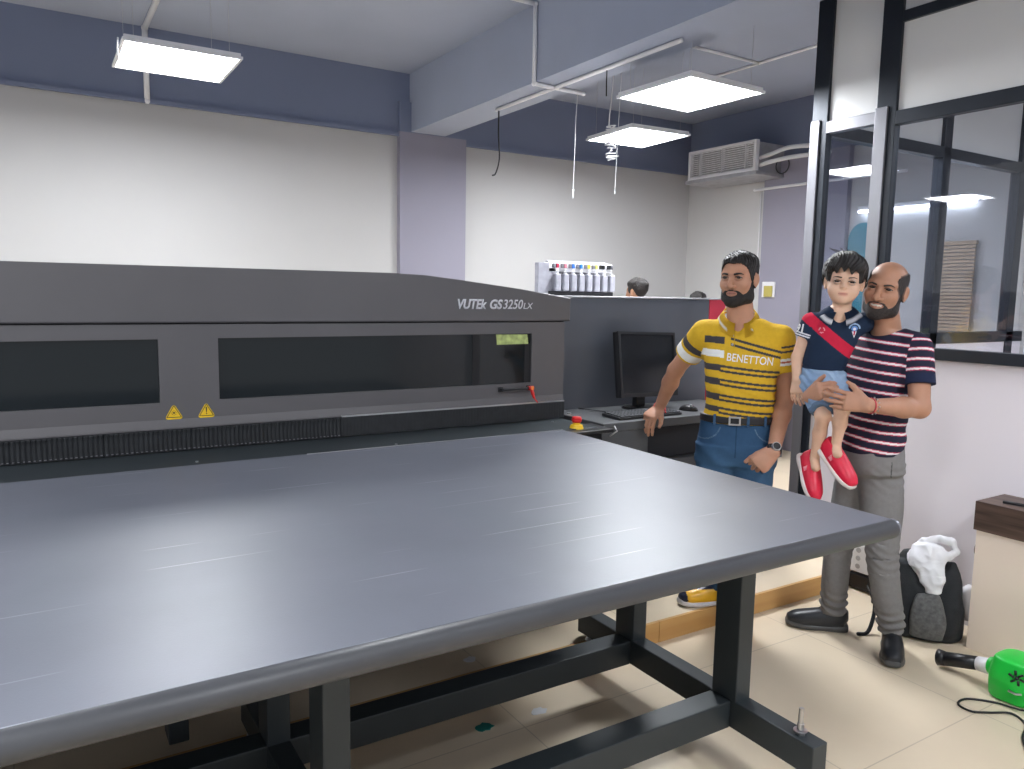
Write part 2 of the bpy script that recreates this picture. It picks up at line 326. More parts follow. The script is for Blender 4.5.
# ------------------------------------------------------------------ air conditioner
o=empty('air_conditioner',(5.9,5.6,2.77),'ducted air conditioner with white louvred grille hung by the corner','air conditioner')
bm=B(); box(bm,5.93,XR,5.2,6.05,2.80,3.08,bev=.005); box(bm,5.88,XR,5.16,6.10,2.765,2.80,bev=.004); obj('casing',bm,M['duct'],o)
bm=B()
for a in((6.03,6.06,2.80,3.09),(5.17,5.20,2.80,3.09),(5.2,6.03,2.80,2.825),(5.2,6.03,3.065,3.09)): box(bm,5.88,5.93,*a,bev=.003)
for k in range(3): box(bm,5.885,5.93,5.3+k*.3,5.306+k*.3,2.82,3.07)
obj('grille_frame',bm,M['white'],o)
bm=B()
for k in range(12): 
    box(bm,-.013,.013,5.2,6.03,-.0035,.0035,M4=Matrix.Translation((5.905,0,2.838+k*.0202))@Matrix.Rotation(-.6,4,'Y'))
obj('louvres',bm,M['white'],o)
bm=B(); box(bm,5.9285,5.9297,5.2,6.03,2.82,3.07); obj('grille_back',bm,M['seam'],o)
for k,(z,yy) in enumerate(((2.93,4.4),(2.86,4.3))):
    bm=B(); pts=[(5.98,5.2,z),(5.95,5.05,z+.01),(5.9,4.8,z+.03-.02*k),(5.8,yy,z-.02)]; tube(bm,spline(pts,8),.02,10); p=obj('refrigerant_pipe',bm,M['white'],smooth=True,origin=pts[0]); T(p,['white lagged pipe running from top of air conditioner','white lagged pipe running lower out of air conditioner'][k],'pipe')
bm=B(); tube(bm,[(6.0+.0*math.cos(a),4.95+.075*math.cos(a),2.83+.075*math.sin(a)) for a in [k*.3 for k in range(22)]],.006,6); p=obj('cable_coil',bm,M['black'],smooth=True,origin=(6,4.95,2.83)); T(p,'black cable coil hanging beside air conditioner pipes','cable')
conduit([(6.27,5.5,2.68),(6.27,3.9,2.68)],'white conduit along top of the mauve pilaster',.014)
conduit([(6.333,5.47,2.66),(6.333,5.47,1.7)],'thin conduit dropping beside the mauve pilaster',.006)
o=empty('wall_switch',(6.26,5.26,1.6),'white switch plate with yellow socket behind yellow-shirted person','switch'); bm=B(); box(bm,6.26,6.28,5.18,5.335,1.605,1.76,bev=.004); obj('plate',bm,M['white'],o)
bm=B(); box(bm,6.245,6.26,5.20,5.30,1.61,1.72,bev=.004); obj('socket',bm,mat('mustard_plastic',(.45,.38,.10),.5),o)
# ------------------------------------------------------------------ printer
YP=3.31
pr=empty('flatbed_printer',(0,3.8,.1),'huge charcoal flatbed printer with silver lettering and smoked windows','printer')
hood=[(-2.62,1.455+.006)]+[(-2.62,1.582),(-2.3,1.623),(-1.97,1.66),(-1.7,1.678),(-1.45,1.684),(1.38,1.684),(1.56,1.678),(1.75,1.66),(2.09,1.623),(2.404,1.582),(2.404,1.461)]
bm=B(); prism(bm,hood,1,YP-.012,4.25); bmesh.ops.bevel(bm,geom=[e for e in bm.edges if abs(e.verts[0].co.y-(YP-.012))<1e-5 and abs(e.verts[1].co.y-(YP-.012))<1e-5],offset=.008,segments=3,affect='EDGES',profile=.5); obj('hood',bm,M['printer'],pr)
bm=B(); box(bm,-2.60,2.375,YP+.01,4.2,1.449,1.461); obj('hood_gap',bm,M['seam'],pr)
WIN=[(-1.55,-1.12+.0,1.143,1.397),(-.95,.411,1.143,1.397),(.636,2.172,1.145,1.398)]
bm=B(); gridpanel(bm,-2.60,2.375,1.075,1.455,WIN,YP,YP+.02); 
prism(bm,[(YP-.0,1.0751),(YP-.007,1.043),(YP-.007,1.037),(YP+.02,1.037),(YP+.02,1.0751)],0,-2.60,2.375); obj('front_cover',bm,M['printer'],pr)
for w in WIN:
    bm=B(); box(bm,w[0],w[1],YP+.0125,YP+.0185,w[2],w[3]); obj('window',bm,M['pane_dark'],pr)
bm=B(); box(bm,-2.58,2.35,YP+.03,4.2,.5,1.45); obj('body',bm,M['printer2'],pr)
bm=B(); box(bm,-2.50,2.36,4.2,4.24,.25,1.45); box(bm,-2.5,-2.2,3.4,4.2,.12,.5,bev=.01); box(bm,2.0,2.3,3.5,4.2,.12,.5,bev=.01); obj('pedestal',bm,M['printer2'],pr)
bm=B(); box(bm,1.15,2.372,YP-.019,YP-.006,1.037,1.043); obj('trim_strip',bm,M['silver'],pr)
# ribbed rubber skirt in sections
for x0,x1 in((-2.6,-1.1),(-1.1,-.45),(-.45,.204),(.206,.519),(.521,1.144),(1.146,2.372)):
    bm=B(); n=int((x1-x0)/.0165); d=(x1-x0)/n; sm=x0>1.1
    prof=[]
    for k in range(n):
        a=x0+k*d; 
        prof+=[(a,YP-.020),(a+d*.35,YP-.020-(.0008 if sm else .004)),(a+d*.65,YP-.020-(.0008 if sm else .004)),(a+d*.99,YP-.020)]
    prof+=[(x1,YP-.005),(x0,YP-.005)]
    prism(bm,prof,2,.952,1.036); obj('rubber_skirt',bm,M['skirt'],pr)
    if not sm:
        bm=B()
        for k in range(n): box(bm,x0+k*d+d*.28,x0+k*d+d*.72,YP-.0262,YP-.0235,.9555,.9580)
        so=obj('skirt_clips',bm,M['greymetal'],pr); so['kind']='stuff'
        bm=B()
        for k in range(n): box(bm,x0+k*d+d*.2,x0+k*d+d*.8,YP-.030,YP-.018,1.028,1.0355,bev=.002)
        so=obj('skirt_teeth',bm,M['skirt'],pr); so['kind']='stuff'
# lettering
def word(s,x0,x1,z,h,off,sh=.22):
    bm=text_bm(s,1,0,sh,off)
    zs=[v.co.y for v in bm.verts if True]; hh=max(zs); xs=[v.co.x for v in bm.verts]
    kx=(x1-x0)/(max(xs)-min(xs)); ky=h/hh
    bm.transform(Matrix.Translation((x0,YP-.0135,z))@Matrix.Rotation(math.pi/2,4,'X')@Matrix.Diagonal((kx,ky,1,1))@Matrix.Translation((-min(xs),0,0)))
    r=bmesh.ops.extrude_face_region(bm,geom=bm.faces[:]); bmesh.ops.translate(bm,verts=[g for g in r['geom'] if isinstance(g,bmesh.types.BMVert)],vec=(0,.0012,0))
    return bm
def join(bms):
    o=B()
    for b in bms:
        me=bpy.data.meshes.new('x'); b.to_mesh(me); b.free(); o.from_mesh(me); bpy.data.meshes.remove(me)
    return o
obj('lettering',join([word('VUTEk',1.733,1.894,1.524,.046,.034),word('GS',1.912,1.985,1.524,.046,.034),word('3250',1.987,2.105,1.524,.046,.012),word('LX',2.107,2.166,1.524,.030,.008)]),M['letter'],pr)
# warning triangles
def rtri(cx,cz,w,h,r,y0,y1,bm):
    P=[(cx-w/2,cz-h/2),(cx+w/2,cz-h/2),(cx,cz+h/2)]; out=[]
    for i in range(3):
        p=Vector(P[i]); a=(Vector(P[i-1])-p).normalized(); b=(Vector(P[(i+1)%3])-p).normalized()
        for k in range(5):
            t=k/4; q=p+a*r*(1-t)**1+b*r*t; q=q*(1)+ (p-q)*.35*(1-abs(2*t-1)); out.append((q.x,q.y))
    prism(bm,out,1,y0,y1)
for cx,cz,ex in((.460,1.107,0),(.583,1.106,1)):
    bm=B(); rtri(cx,cz,.072,.064,.012,YP-.0015,YP-.0001,bm); t=obj('warning_label',bm,M['yellow'],pr); t['label']='yellow warning triangle with %s'%('exclamation mark' if ex else 'sun-like symbol')
    bm=B()
    P=[(cx-.027,cz-.024),(cx+.027,cz-.024),(cx,cz+.023)]
    for i in range(3): 
        a,b=P[i],P[(i+1)%3]; cyl(bm,(a[0],YP-.0018,a[1]),(b[0],YP-.0018,b[1]),.0013,seg=6)
    if ex: 
        prism(bm,[(cx-.0028,cz+.012),(cx-.0014,cz-.010),(cx+.0014,cz-.010),(cx+.0028,cz+.012)],1,YP-.0024,YP-.0014); cyl(bm,(cx,YP-.0024,cz-.0155),(cx,YP-.0014,cz-.0155),.0026,seg=10)
    else:
        for k in range(8):
            a=k*math.pi/4; cyl(bm,(cx+.006*math.cos(a),YP-.0018,cz-.006+.006*math.sin(a)),(cx+.011*math.cos(a),YP-.0018,cz-.006+.011*math.sin(a)),.0008,seg=5)
        cyl(bm,(cx,YP-.0022,cz-.006),(cx,YP-.0014,cz-.006),.004,seg=12)
    obj('symbol',bm,M['black'],t)
# handle with red tag
h=None
bm=B(); tube(bm,spline([(1.985,YP+.005,1.118),(1.99,YP-.03,1.118),(2.06,YP-.035,1.12),(2.13,YP-.035,1.121),(2.15,YP+.005,1.121)],6),.006,8); box(bm,1.972,2.0,YP-.008,YP,1.105,1.13,bev=.003); box(bm,2.14,2.165,YP-.008,YP,1.108,1.133,bev=.003)
h=obj('handle',bm,M['black'],pr,True)
bm=B(); cyl(bm,(2.135,YP-.035,1.121),(2.162,YP-.035,1.121),.011); 
bm2=B(); tube(bm2,spline([(2.15,YP-.04,1.115),(2.155,YP-.045,1.09),(2.165,YP-.042,1.07),(2.185,YP-.045,1.045)],5),[.009]*6+[.007]*5+[.003]*5,6)
obj('tag',join([bm,bm2]),M['red'],h); bm=B(); box(bm,2.142,2.158,YP-.05,YP-.043,1.112,1.13,bev=.002); obj('tag_label',bm,M['orange'],h)
# pale patch standing in for the yellow-green reflection in the right window
bm=B(); V=[(1.962,1.405-.01),(2.148,1.403-.01),(2.155,1.345),(1.968,1.343)]; prism(bm,V,1,YP+.0090,YP+.0105); obj('window_reflection',bm,M['paleg'],pr)
for a,b,c in((1.83,1.87,1.398),(2.135,2.172,1.345)): bm=B(); box(bm,a,b,YP+.0105,YP+.0122,1.145,c); obj('window_bar',bm,M['seam'],pr)
bm=B(); box(bm,1.15,1.45,3.95,4.2,1.684,1.70,bev=.004); obj('top_vent',bm,M['black'],pr)
# right housing of the printer
bm=B(); box(bm,2.30,3.652,3.52,4.25,.2,1.583,bev=.006); obj('side_housing',bm,M['printer2'],pr)
bm=B(); box(bm,3.654,3.80,3.52,4.25,.2,1.583,bev=.006); r_=obj('end_cap',bm,M['redpanel'],pr); r_['label']='red end of the housing'
bm=B(); box(bm,2.41,3.80,3.515,4.25,1.583,1.592,bev=.002); obj('top_edge',bm,M['duct'],pr)
bm=B(); box(bm,2.35,2.42,3.4,3.54,.5,1.54,bev=.004); obj('corner_post',bm,M['printer2'],pr)
bm=B(); 
for x in(2.6,3.6):
    for y in(3.62,4.15): bm=B(); cyl(bm,(x,y,.1),(x,y,.2),.03); obj('levelling_foot',bm,M['black'],pr)
# ------------------------------------------------------------------ ink rack
rk=empty('ink_rack',(3.0,4.05,1.593),'clouded white ink bottle rack standing on top of the printer','ink rack')
bm=B(); box(bm,2.66,2.79,4.0,4.04,1.593,1.795,bev=.004); box(bm,2.77,3.235,4.06,4.09,1.593,1.812,bev=.004); obj('back_panel',bm,M['cloudy'],rk)
bm=B(); box(bm,2.74,3.24,3.98,4.06,1.593,1.62,bev=.003); obj('shelf',bm,M['black'],rk)
bm=B(); box(bm,2.74,3.24,4.0,4.06,1.742,1.765); obj('rail',bm,M['white'],rk)
cols=[('magenta',(.45,.02,.06)),('light_magenta',(.55,.20,.25)),('cyan',(.02,.12,.45)),('blue',(.02,.18,.50)),('yellow_ink',(.65,.60,.03)),('pale_yellow_ink',(.55,.55,.12)),('black_ink',(.02,.02,.02)),('grey_ink',(.08,.08,.09))]
for k,(n_,c_) in enumerate(cols):
    x=2.785+k*.0615; m_=mat(n_,c_,.4); it=empty('ink_bottle',(x,3.985,1.62),'%s-dotted clouded ink bottle in the rack, %s'%(n_.replace('_ink','').replace('_',' '),['leftmost','second from left','third from left','fourth from left','fourth from right','third from right','second from right','rightmost'][k]),'ink bottle','ink bottles in the rack')
    bm=B(); box(bm,x-.021,x+.021,3.955,3.998,1.6205,1.728,bev=.008); obj('bottle_body',bm,M['cloudy'],it)
    bm=B(); cyl(bm,(x,3.975,1.728),(x,3.975,1.738),.011); obj('neck',bm,M['white'],it)
    for dx,mm in((-.012,M['greymetal'] if k<6 else M['black']),(.012,m_)):
        bm=B(); box(bm,x+dx-.010,x+dx+.010,3.985,3.999,1.765,1.792,bev=.003); obj('colour_dot',bm,mm,it)
bm=B(); box(bm,2.74,3.24,3.9995,4.06,1.76,1.800,bev=.002); obj('label_rail',bm,M['white'],rk)
# ------------------------------------------------------------------ conveyor table
tb=empty('conveyor_table',(1.0,2.2,0),'long grey media table with rounded front edge on dark steel trestle','table')
bm=B(); R0=.028; z=.95; yb=2.99; yf=1.30
pf=[(yb,z)]+[(yf+.0-R0*math.sin(a)+0,z-R0+R0*math.cos(a)) for a in [math.pi*k/14 for k in range(15)]]+[(yb,z-.05)]
prism(bm,[(yb,z),(yf,z),(yf,z-.05),(yb,z-.05)],0,-3.2,2.158)
fs=[e for e in bm.edges if abs(e.verts[0].co.x-2.158)<1e-4 and abs(e.verts[1].co.x-2.158)<1e-4]
bmesh.ops.bevel(bm,geom=fs,offset=.007,segments=3,affect='EDGES',profile=.5)
tt=obj('tabletop',bm,M['table'],tb); bm=B(); cyl(bm,(-3.2,yf,z-R0-.0008),(2.150,yf,z-R0-.0008),R0,seg=40); M['nose_shade']=mat('shaded_nose_grey',(.055,.057,.063),.42,nscale=4,namt=.08); ro=obj('shaded_front_nose',bm,M['nose_shade'],tb,True)  # nose painted darker than the tabletop to stand in for weaker front light
for p in tt.data.polygons: p.use_smooth=len(p.vertices)==4 and p.area<.4
bm=B(); cyl(bm,(2.150,yf+.004,z-R0),(2.168,yf+.004,z-R0),R0-.002,seg=24); obj('nose_cap',bm,M['greymetal'],tb,False)
bm=B(); box(bm,-3.2,2.36,2.992,3.30,.925,.9465,bev=.003); obj('infeed_plate',bm,M['frame'],tb)
bm=B(); box(bm,.9,2.15,2.986,2.9905,.945,.9515); obj('edge_strip',bm,M['silver'],tb)
bm=B(); 
for x,y in((.5,3.06),(1.3,3.03),(2.25,3.22),(-.4,3.05)): bm=B(); cyl(bm,(x,y,.946),(x,y,.949),.006,seg=12); obj('screw',bm,M['silver'],tb)
LX=[(1.977,2.047),(.54,.61),(-1.4,-1.33)]
for i,(a,b) in enumerate(LX):
    for y in(1.70,2.235): 
        bm=B(); box(bm,a,b,y,y+.11,.22,.90,bev=.004); obj('leg',bm,M['frame'],tb)
    bm=B(); box(bm,a,b,1.39,2.60,.125,.225,bev=.004); obj('base_beam',bm,M['frame'],tb)
    bm=B(); box(bm,a,b,1.42,2.9,.85,.90,bev=.004); obj('top_beam',bm,M['frame'],tb)
    for y in(1.465,2.54):
        bm=B(); zb=.1 if y>2.53 else 0; cx=(a+b)/2
        cyl(bm,(cx,y,zb),(cx,y,zb+.02),.03,.02); cyl(bm,(cx,y,zb+.02),(cx,y,.31 if y<2 else .26),.008); cyl(bm,(cx,y,.225),(cx,y,.236),.017,seg=6); cyl(bm,(cx,y,.236),(cx,y,.238),.022); cyl(bm,(cx,y,.24),(cx,y,.26),.011)
        obj('levelling_bolt',bm,M['silver'],tb)
for y in(1.72,2.245):
    bm=B(); box(bm,-3.0,1.976,y,y+.09,.125,.222,bev=.004); obj('base_rail',bm,M['frame'],tb)
for a in (.54,):
    bm=B(); prism(bm,[(1.81,.80),(1.95,.85),(1.81,.85)],0,a+.07,a+.075); obj('gusset',bm,M['frame'],tb)
bm=B(); box(bm,-3.1,2.05,1.42,1.48,.84,.90,bev=.004); box(bm,-3.1,2.05,2.85,2.9,.80,.90,bev=.004); obj('top_rail',bm,M['frame'],tb)
bm=B(); box(bm,.30,.36,2.5,2.6,.16,.34,bev=.004); obj('valve_block',bm,M['frame'],tb)
# emergency stop on its bracket
bm=B(); box(bm,2.165,2.42,2.93,3.12,.925,.943,bev=.003); eb=obj('stop_bracket',bm,M['black'],tb)
bm=B(); cyl(bm,(2.255,3.02,.943),(2.255,3.02,.962),.036,.029,seg=24); cyl(bm,(2.255,3.02,.962),(2.255,3.02,.978),.018,seg=20); obj('stop_collar',bm,M['yellow'],tb,False)['label']='yellow collar of the emergency stop'
bm=B(); cyl(bm,(2.255,3.02,.974),(2.255,3.02,.990),.022,.026,seg=24); cyl(bm,(2.255,3.02,.990),(2.255,3.02,1.002),.026,.021,seg=24); obj('stop_button',bm,M['red'],tb,True)['label']='red emergency stop knob'
bm=B(); tube(bm,[(2.40,2.94,.905),(2.44,2.93,.93),(2.425,2.935,.955)],.004,6); obj('catch',bm,M['silver'],tb,True)
# ------------------------------------------------------------------ operator desk
dk=empty('operator_desk',(2.85,3.25,.1),'dark grey operator desk attached beside the table, open underneath','desk')
bm=B(); box(bm,2.43,3.60,3.03,3.515,.905,.95,bev=.004); obj('desktop',bm,M['desk'],dk)
bm=B(); box(bm,2.43,2.745,3.04,3.50,.15,.904,bev=.004); obj('pedestal',bm,M['desk'],dk)
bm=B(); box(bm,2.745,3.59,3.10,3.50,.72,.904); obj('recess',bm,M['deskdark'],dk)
bm=B(); box(bm,2.747,3.59,3.05,3.50,.46,.715,bev=.004); obj('drawer_front',bm,M['desk'],dk)
bm=B(); box(bm,3.54,3.59,3.06,3.50,.1,.46,bev=.004); box(bm,2.5,2.7,3.1,3.45,.1,.15); obj('leg',bm,M['desk'],dk)
# monitor
mo=empty('monitor',(2.98,3.34,.95),'black flat monitor standing on the operator desk, screen off','monitor',rz=.10)
Mm=Matrix.Translation((2.98,3.33,1.21))@Matrix.Rotation(.10,4,'Z')@Matrix.Rotation(-.15,4,'X')@Matrix.Rotation(.035,4,'Y')
bm=B(); gridpanel(bm,-.235,.235,-.185,.185,[(-.218,.218,-.162,.170)],-.012,.0); bm.transform(Mm); obj('bezel',bm,M['black'],mo)
bm=B(); box(bm,-.235,.235,.0,.035,-.185,.185,bev=.006); box(bm,-.12,.12,.03,.06,-.12,.1,bev=.01); bm.transform(Mm); obj('back_case',bm,M['black'],mo)
bm=B(); box(bm,-.218,.218,-.006,-.001,-.162,.170); bm.transform(Mm); obj('screen',bm,M['screen'],mo)
bm=B(); box(bm,.12,.16,-.0135,-.0122,-.178,-.172); bm.transform(Mm); obj('badge',bm,M['silver'],mo)
bm=B(); box(bm,2.95,3.02,3.38,3.42,.96,1.2,bev=.006); bm2=B(); cyl(bm2,(2.98,3.37,.9505),(2.98,3.37,.962),.115,.105,seg=32); obj('stand',join([bm,bm2]),M['black'],mo)
# keyboard
kb=empty('keyboard',(2.80,3.14,.9505),'black wired keyboard on the operator desk under the monitor','keyboard',rz=.0)
Mk=Matrix.Translation((2.80,3.155,.9505))@Matrix.Rotation(.02,4,'Z')@Matrix.Rotation(.05,4,'X')
bm=B(); box(bm,-.225,.225,-.075,.075,.0,.016,bev=.004); bm.transform(Mk); obj('case',bm,M['black'],kb)
n=0
for r in range(6):
    x=-.215; y=-.062+r*.0245
    row=[1]*18 if r else [1.3,1.3,1.3,6,1.3,1.3,1.3,1,1,1]
    tot=sum(row); wk=.43/tot
    for w in row:
        bm=B(); box(bm,x+.0015,x+w*wk-.0015,y-.009,y+.009,.016,.023,bev=.002); bm.transform(Mk); obj('key',bm,M['keys'],kb); x+=w*wk; n+=1
    if n>95: break
bm=B(); tube(bm,spline([(2.72,3.23,.957),(2.70,3.30,.956),(2.66,3.38,.956),(2.62,3.50,.956)],6),.003,6); obj('cable',bm,M['black'],kb,True)
ms=empty('mouse',(3.17,3.18,.951),'black computer mouse on the operator desk beside yellow-shirted person','mouse')
bm=B(); bmesh.ops.create_icosphere(bm,subdivisions=3,radius=1,matrix=Matrix.Translation((3.17,3.18,.953))@Matrix.Rotation(.5,4,'Z')@Matrix.Diagonal((.033,.056,.033,1))); 
for v in bm.verts: v.co.z=max(v.co.z,.951)
obj('shell',bm,M['black'],ms,True)
bm=B(); cyl(bm,(3.158,3.155,.983),(3.166,3.155,.983),.008); obj('wheel',bm,M['silver'],ms,True)
bm=B(); cyl(bm,(2.47,3.38,.9505),(2.47,3.38,.956),.012,seg=20); o=obj('desk_cap',bm,M['silver'],origin=(2.47,3.38,.9505)); T(o,'small round metal cap on left rear of the operator desk','cap')
# ------------------------------------------------------------------ equipment far behind
eq=empty('drying_cabinet',(5.35,4.95,.1),'dark equipment cabinet far behind, seen past the watch hand','cabinet')
bm=B(); box(bm,5.45,6.0,4.75,5.3,.30,.95,bev=.01); obj('body',bm,M['black'],eq); bm=B(); box(bm,5.5,5.75,4.745,4.75,.5,.85); obj('door',bm,M['printer2'],eq)
bm=B(); 
for x in(5.48,5.97):
    for y in(4.78,5.27): box(bm,x-.02,x+.02,y-.02,y+.02,.1,.3)
obj('leg',bm,M['greymetal'],eq)
bm=B(); box(bm,5.62,5.64,4.72,4.74,.2,.9,bev=.003); box(bm,5.60,5.66,4.71,4.745,.62,.68,bev=.003); obj('pipe',bm,M['duct'],eq)
bm=B(); 
random.seed(5)
for k in range(14):
    p=(5.15+.5*random.random(),4.60+.1*random.random(),.11+.02*(k%5)); box(bm,-.06,.06,-.03,.03,0,.03,bev=.004,M4=Matrix.Translation(p)@Matrix.Rotation(random.random()*3,4,'Z')@Matrix.Rotation(random.random()*.5,4,'X'))
o=obj('scrap_heap',bm,M['cloudy'],origin=(5.4,4.65,.1)); T(o,'heap of grey scraps on the floor before the far cabinet','scraps',kind='stuff')
# ------------------------------------------------------------------ pedestal cabinet right
cb=empty('drawer_pedestal',(3.62,1.4,0),'cream pedestal cabinet with dark walnut top at right edge','cabinet')
bm=B(); box(bm,3.616,3.86,.75,1.78,.0,.565,bev=.002); obj('body',bm,M['creambox'],cb)
bm=B(); box(bm,3.606,3.86,.75,1.79,.566,.70,bev=.002); obj('top',bm,M['walnut'],cb)
bm=B(); cyl(bm,(3.70,1.79,.46),(3.70,1.80,.46),.05,seg=24); 
for v in bm.verts: v.co.z=.46+(v.co.z-.46)*.9
obj('cut_out',bm,M['walnut'],cb)
o=empty('marker_pen',(3.70,1.62,.702),'dark pen lying on the walnut cabinet top','pen'); bm=B(); cyl(bm,(3.66,1.70,.709),(3.69,1.585,.709),.007); obj('barrel',bm,M['black'],o,True); bm=B(); cyl(bm,(3.69,1.585,.709),(3.70,1.55,.709),.0085,.007); obj('cap',bm,M['greymetal'],o,True)
# socket strip and black box
so=empty('socket_strip',(3.83,2.46,.1),'white extension socket box low on the wall behind striped person','socket')
bm=B(); box(bm,3.80,3.868,2.41,2.535,.105,.26,bev=.005); obj('case',bm,M['white'],so)
bm=B()
for zz in(.14,.185,.23):
    for yy in(2.4725,):
        cyl(bm,(3.797,yy,zz),(3.801,yy,zz),.014,seg=16)
        for dy,dz in((0,.006),(-.005,-.004),(.005,-.004)): cyl(bm,(3.7955,yy+dy,zz+dz),(3.7975,yy+dy,zz+dz),.0022,seg=8)
obj('sockets',bm,M['duct'],so)
bm=B(); box(bm,3.80,3.865,2.40,2.525,.01,.095,bev=.006); o=obj('power_adapter',bm,M['black'],origin=(3.83,2.46,.01)); T(o,'black power box on the floor under the white socket box','adapter')
bm=B(); tube(bm,spline([(3.80,2.41,.05),(3.76,2.35,.012),(3.70,2.30,.008),(3.74,2.2,.008)],8),.005,6); o=obj('trailing_cable',bm,M['black'],smooth=True,origin=(3.8,2.41,.01)); T(o,'black cord trailing from the power box behind the bag','cord')
# floor marks: scraps of stuck paper
def blob(name,c,r,z,m,label,cat,seed,sx=1.3):
    rr=random.Random(seed); bm=B(); pts=[(c[0]+r*sx*(1+.25*rr.uniform(-1,1))*math.cos(a),c[1]+r*(1+.25*rr.uniform(-1,1))*math.sin(a)) for a in [k*2*math.pi/14 for k in range(14)]]
    prism(bm,pts,2,z+.0004,z+.003); o=obj(name,bm,m,origin=(c[0],c[1],z)); T(o,label,cat)
blob('paper_scrap',(1.46,2.64),.022,.1005,M['white'],'pale round scrap on the step above the wooden riser','scrap',1)
blob('paper_scrap',(1.585,2.315),.024,.0,M['white'],'pale round scrap on the lower floor by the light patch','scrap',2)
blob('teal_scrap',(1.35,2.325),.026,.0,M['tealrag'],'small teal green scrap on the floor under the table','scrap',3)
# ------------------------------------------------------------------ implicit surface sculpting
class Sdf:
    """field on a regular grid; primitives are evaluated only in their own padded boxes"""
    def __init__(s,lo,hi,h):
        s.h=h; s.lo=np.array(lo,float); s.n=np.ceil((np.array(hi)-s.lo)/h).astype(int)+1; s.F=np.full(s.n,.05,np.float32)
    def sub(s,lo,hi,pad):
        a=np.maximum(np.floor((np.minimum(lo,hi)-pad-s.lo)/s.h).astype(int),0); b=np.minimum(np.ceil((np.maximum(lo,hi)+pad-s.lo)/s.h).astype(int)+1,s.n)
        if (b<=a).any(): return None,None
        g=np.stack(np.meshgrid(*[s.lo[i]+s.h*np.arange(a[i],b[i]) for i in range(3)],indexing='ij'),-1).astype(np.float32)
        return tuple(slice(a[i],b[i]) for i in range(3)),g
    def put(s,prim,k=.01,op='add'):
        pad=.012+k*1.2; a=np.maximum(np.floor((prim.lo-pad-s.lo)/s.h).astype(int),0); b=np.minimum(np.ceil((prim.hi+pad-s.lo)/s.h).astype(int)+1,s.n)
        if (b<=a).any(): return
        st=4; ax=[np.arange(a[i],b[i],st) for i in range(3)]; h2=(st-1)/2
        gc=np.stack(np.meshgrid(*[s.lo[i]+s.h*(ax[i]+h2) for i in range(3)],indexing='ij'),-1).astype(np.float32)
        dc=prim(gc); sl=tuple(slice(a[i],b[i]) for i in range(3)); f=s.F[sl]
        full=dc.astype(np.float32)
        for i in range(3): full=np.repeat(full,st,axis=i)
        full=full[:f.shape[0],:f.shape[1],:f.shape[2]].copy(); near=np.abs(full)<(s.h*st*1.9+k+.003)
        ix=np.argwhere(near); 
        if len(ix): full[near]=prim((s.lo+s.h*(ix+a)).astype(np.float32))
        if op=='add': s.F[sl]=smin(f,full,k)
        elif op=='cut': s.F[sl]=-smin(-f,full,k)
    def mesh(s):
        return nets(s.F,s.lo,s.h)
def smin(a,b,k):
    if k<=1e-6: return np.minimum(a,b)
    h=np.maximum(k-np.abs(a-b),0)/k; return np.minimum(a,b)-h*h*k*.25
def nets(F,lo,h):
    S=F<0; n=np.array(F.shape)
    c=np.zeros(n-1,np.uint8)
    for i in(0,1):
        for j in(0,1):
            for k in(0,1): c+=S[i:n[0]-1+i,j:n[1]-1+j,k:n[2]-1+k]
    act=(c>0)&(c<8); idx=np.full(act.shape,-1,np.int32); A=np.argwhere(act); idx[act]=np.arange(len(A))
    acc=np.zeros((len(A),3)); cnt=np.zeros(len(A))
    E=[((0,0,0),(1,0,0)),((0,1,0),(1,1,0)),((0,0,1),(1,0,1)),((0,1,1),(1,1,1)),((0,0,0),(0,1,0)),((1,0,0),(1,1,0)),((0,0,1),(0,1,1)),((1,0,1),(1,1,1)),((0,0,0),(0,0,1)),((1,0,0),(1,0,1)),((0,1,0),(0,1,1)),((1,1,0),(1,1,1))]
    for a,b in E:
        fa=F[A[:,0]+a[0],A[:,1]+a[1],A[:,2]+a[2]]; fb=F[A[:,0]+b[0],A[:,1]+b[1],A[:,2]+b[2]]
        m=(fa<0)!=(fb<0); t=np.where(m,fa/np.where(fa==fb,1,fa-fb),0); p=np.array(a)+t[:,None]*(np.array(b)-np.array(a)); acc+=p*m[:,None]; cnt+=m
    V=lo+h*(A+acc/cnt[:,None]); Q=[]
    for ax in range(3):
        o=[0,0,0]; o[ax]=1; sl0=tuple(slice(0,n[i]-o[i]) for i in range(3)); sl1=tuple(slice(o[i],n[i]) for i in range(3))
        X=S[sl0]!=S[sl1]; P=np.argwhere(X); u,v=(ax+1)%3,(ax+2)%3
        P=P[(P[:,u]>0)&(P[:,v]>0)&(P[:,u]<n[u]-1)&(P[:,v]<n[v]-1)]
        s0=S[P[:,0],P[:,1],P[:,2]]
        def I(du,dv): q=P.copy(); q[:,u]-=du; q[:,v]-=dv; return idx[q[:,0],q[:,1],q[:,2]]
        q=np.stack([I(1,1),I(0,1),I(0,0),I(1,0)],1); q[~s0]=q[~s0][:,::-1]; Q.append(q)
    return V,np.concatenate(Q)
def N(a): return np.array(a,float)
def nrm(v): v=N(v); return v/np.linalg.norm(v)
class Cone:  # round cone between two points
    def __init__(s,a,b,r0,r1=None,flat=None):
        s.a=N(a);s.b=N(b);s.r0=r0;s.r1=r0 if r1 is None else r1; r=max(s.r0,s.r1); s.lo=np.minimum(s.a,s.b)-r; s.hi=np.maximum(s.a,s.b)+r
    def __call__(s,g):
        d=s.b-s.a; L=d@d+1e-12; t=np.clip(((g-s.a)@d)/L,0,1); q=g-s.a-t[...,None]*d
        return np.sqrt((q*q).sum(-1))-(s.r0+(s.r1-s.r0)*t)
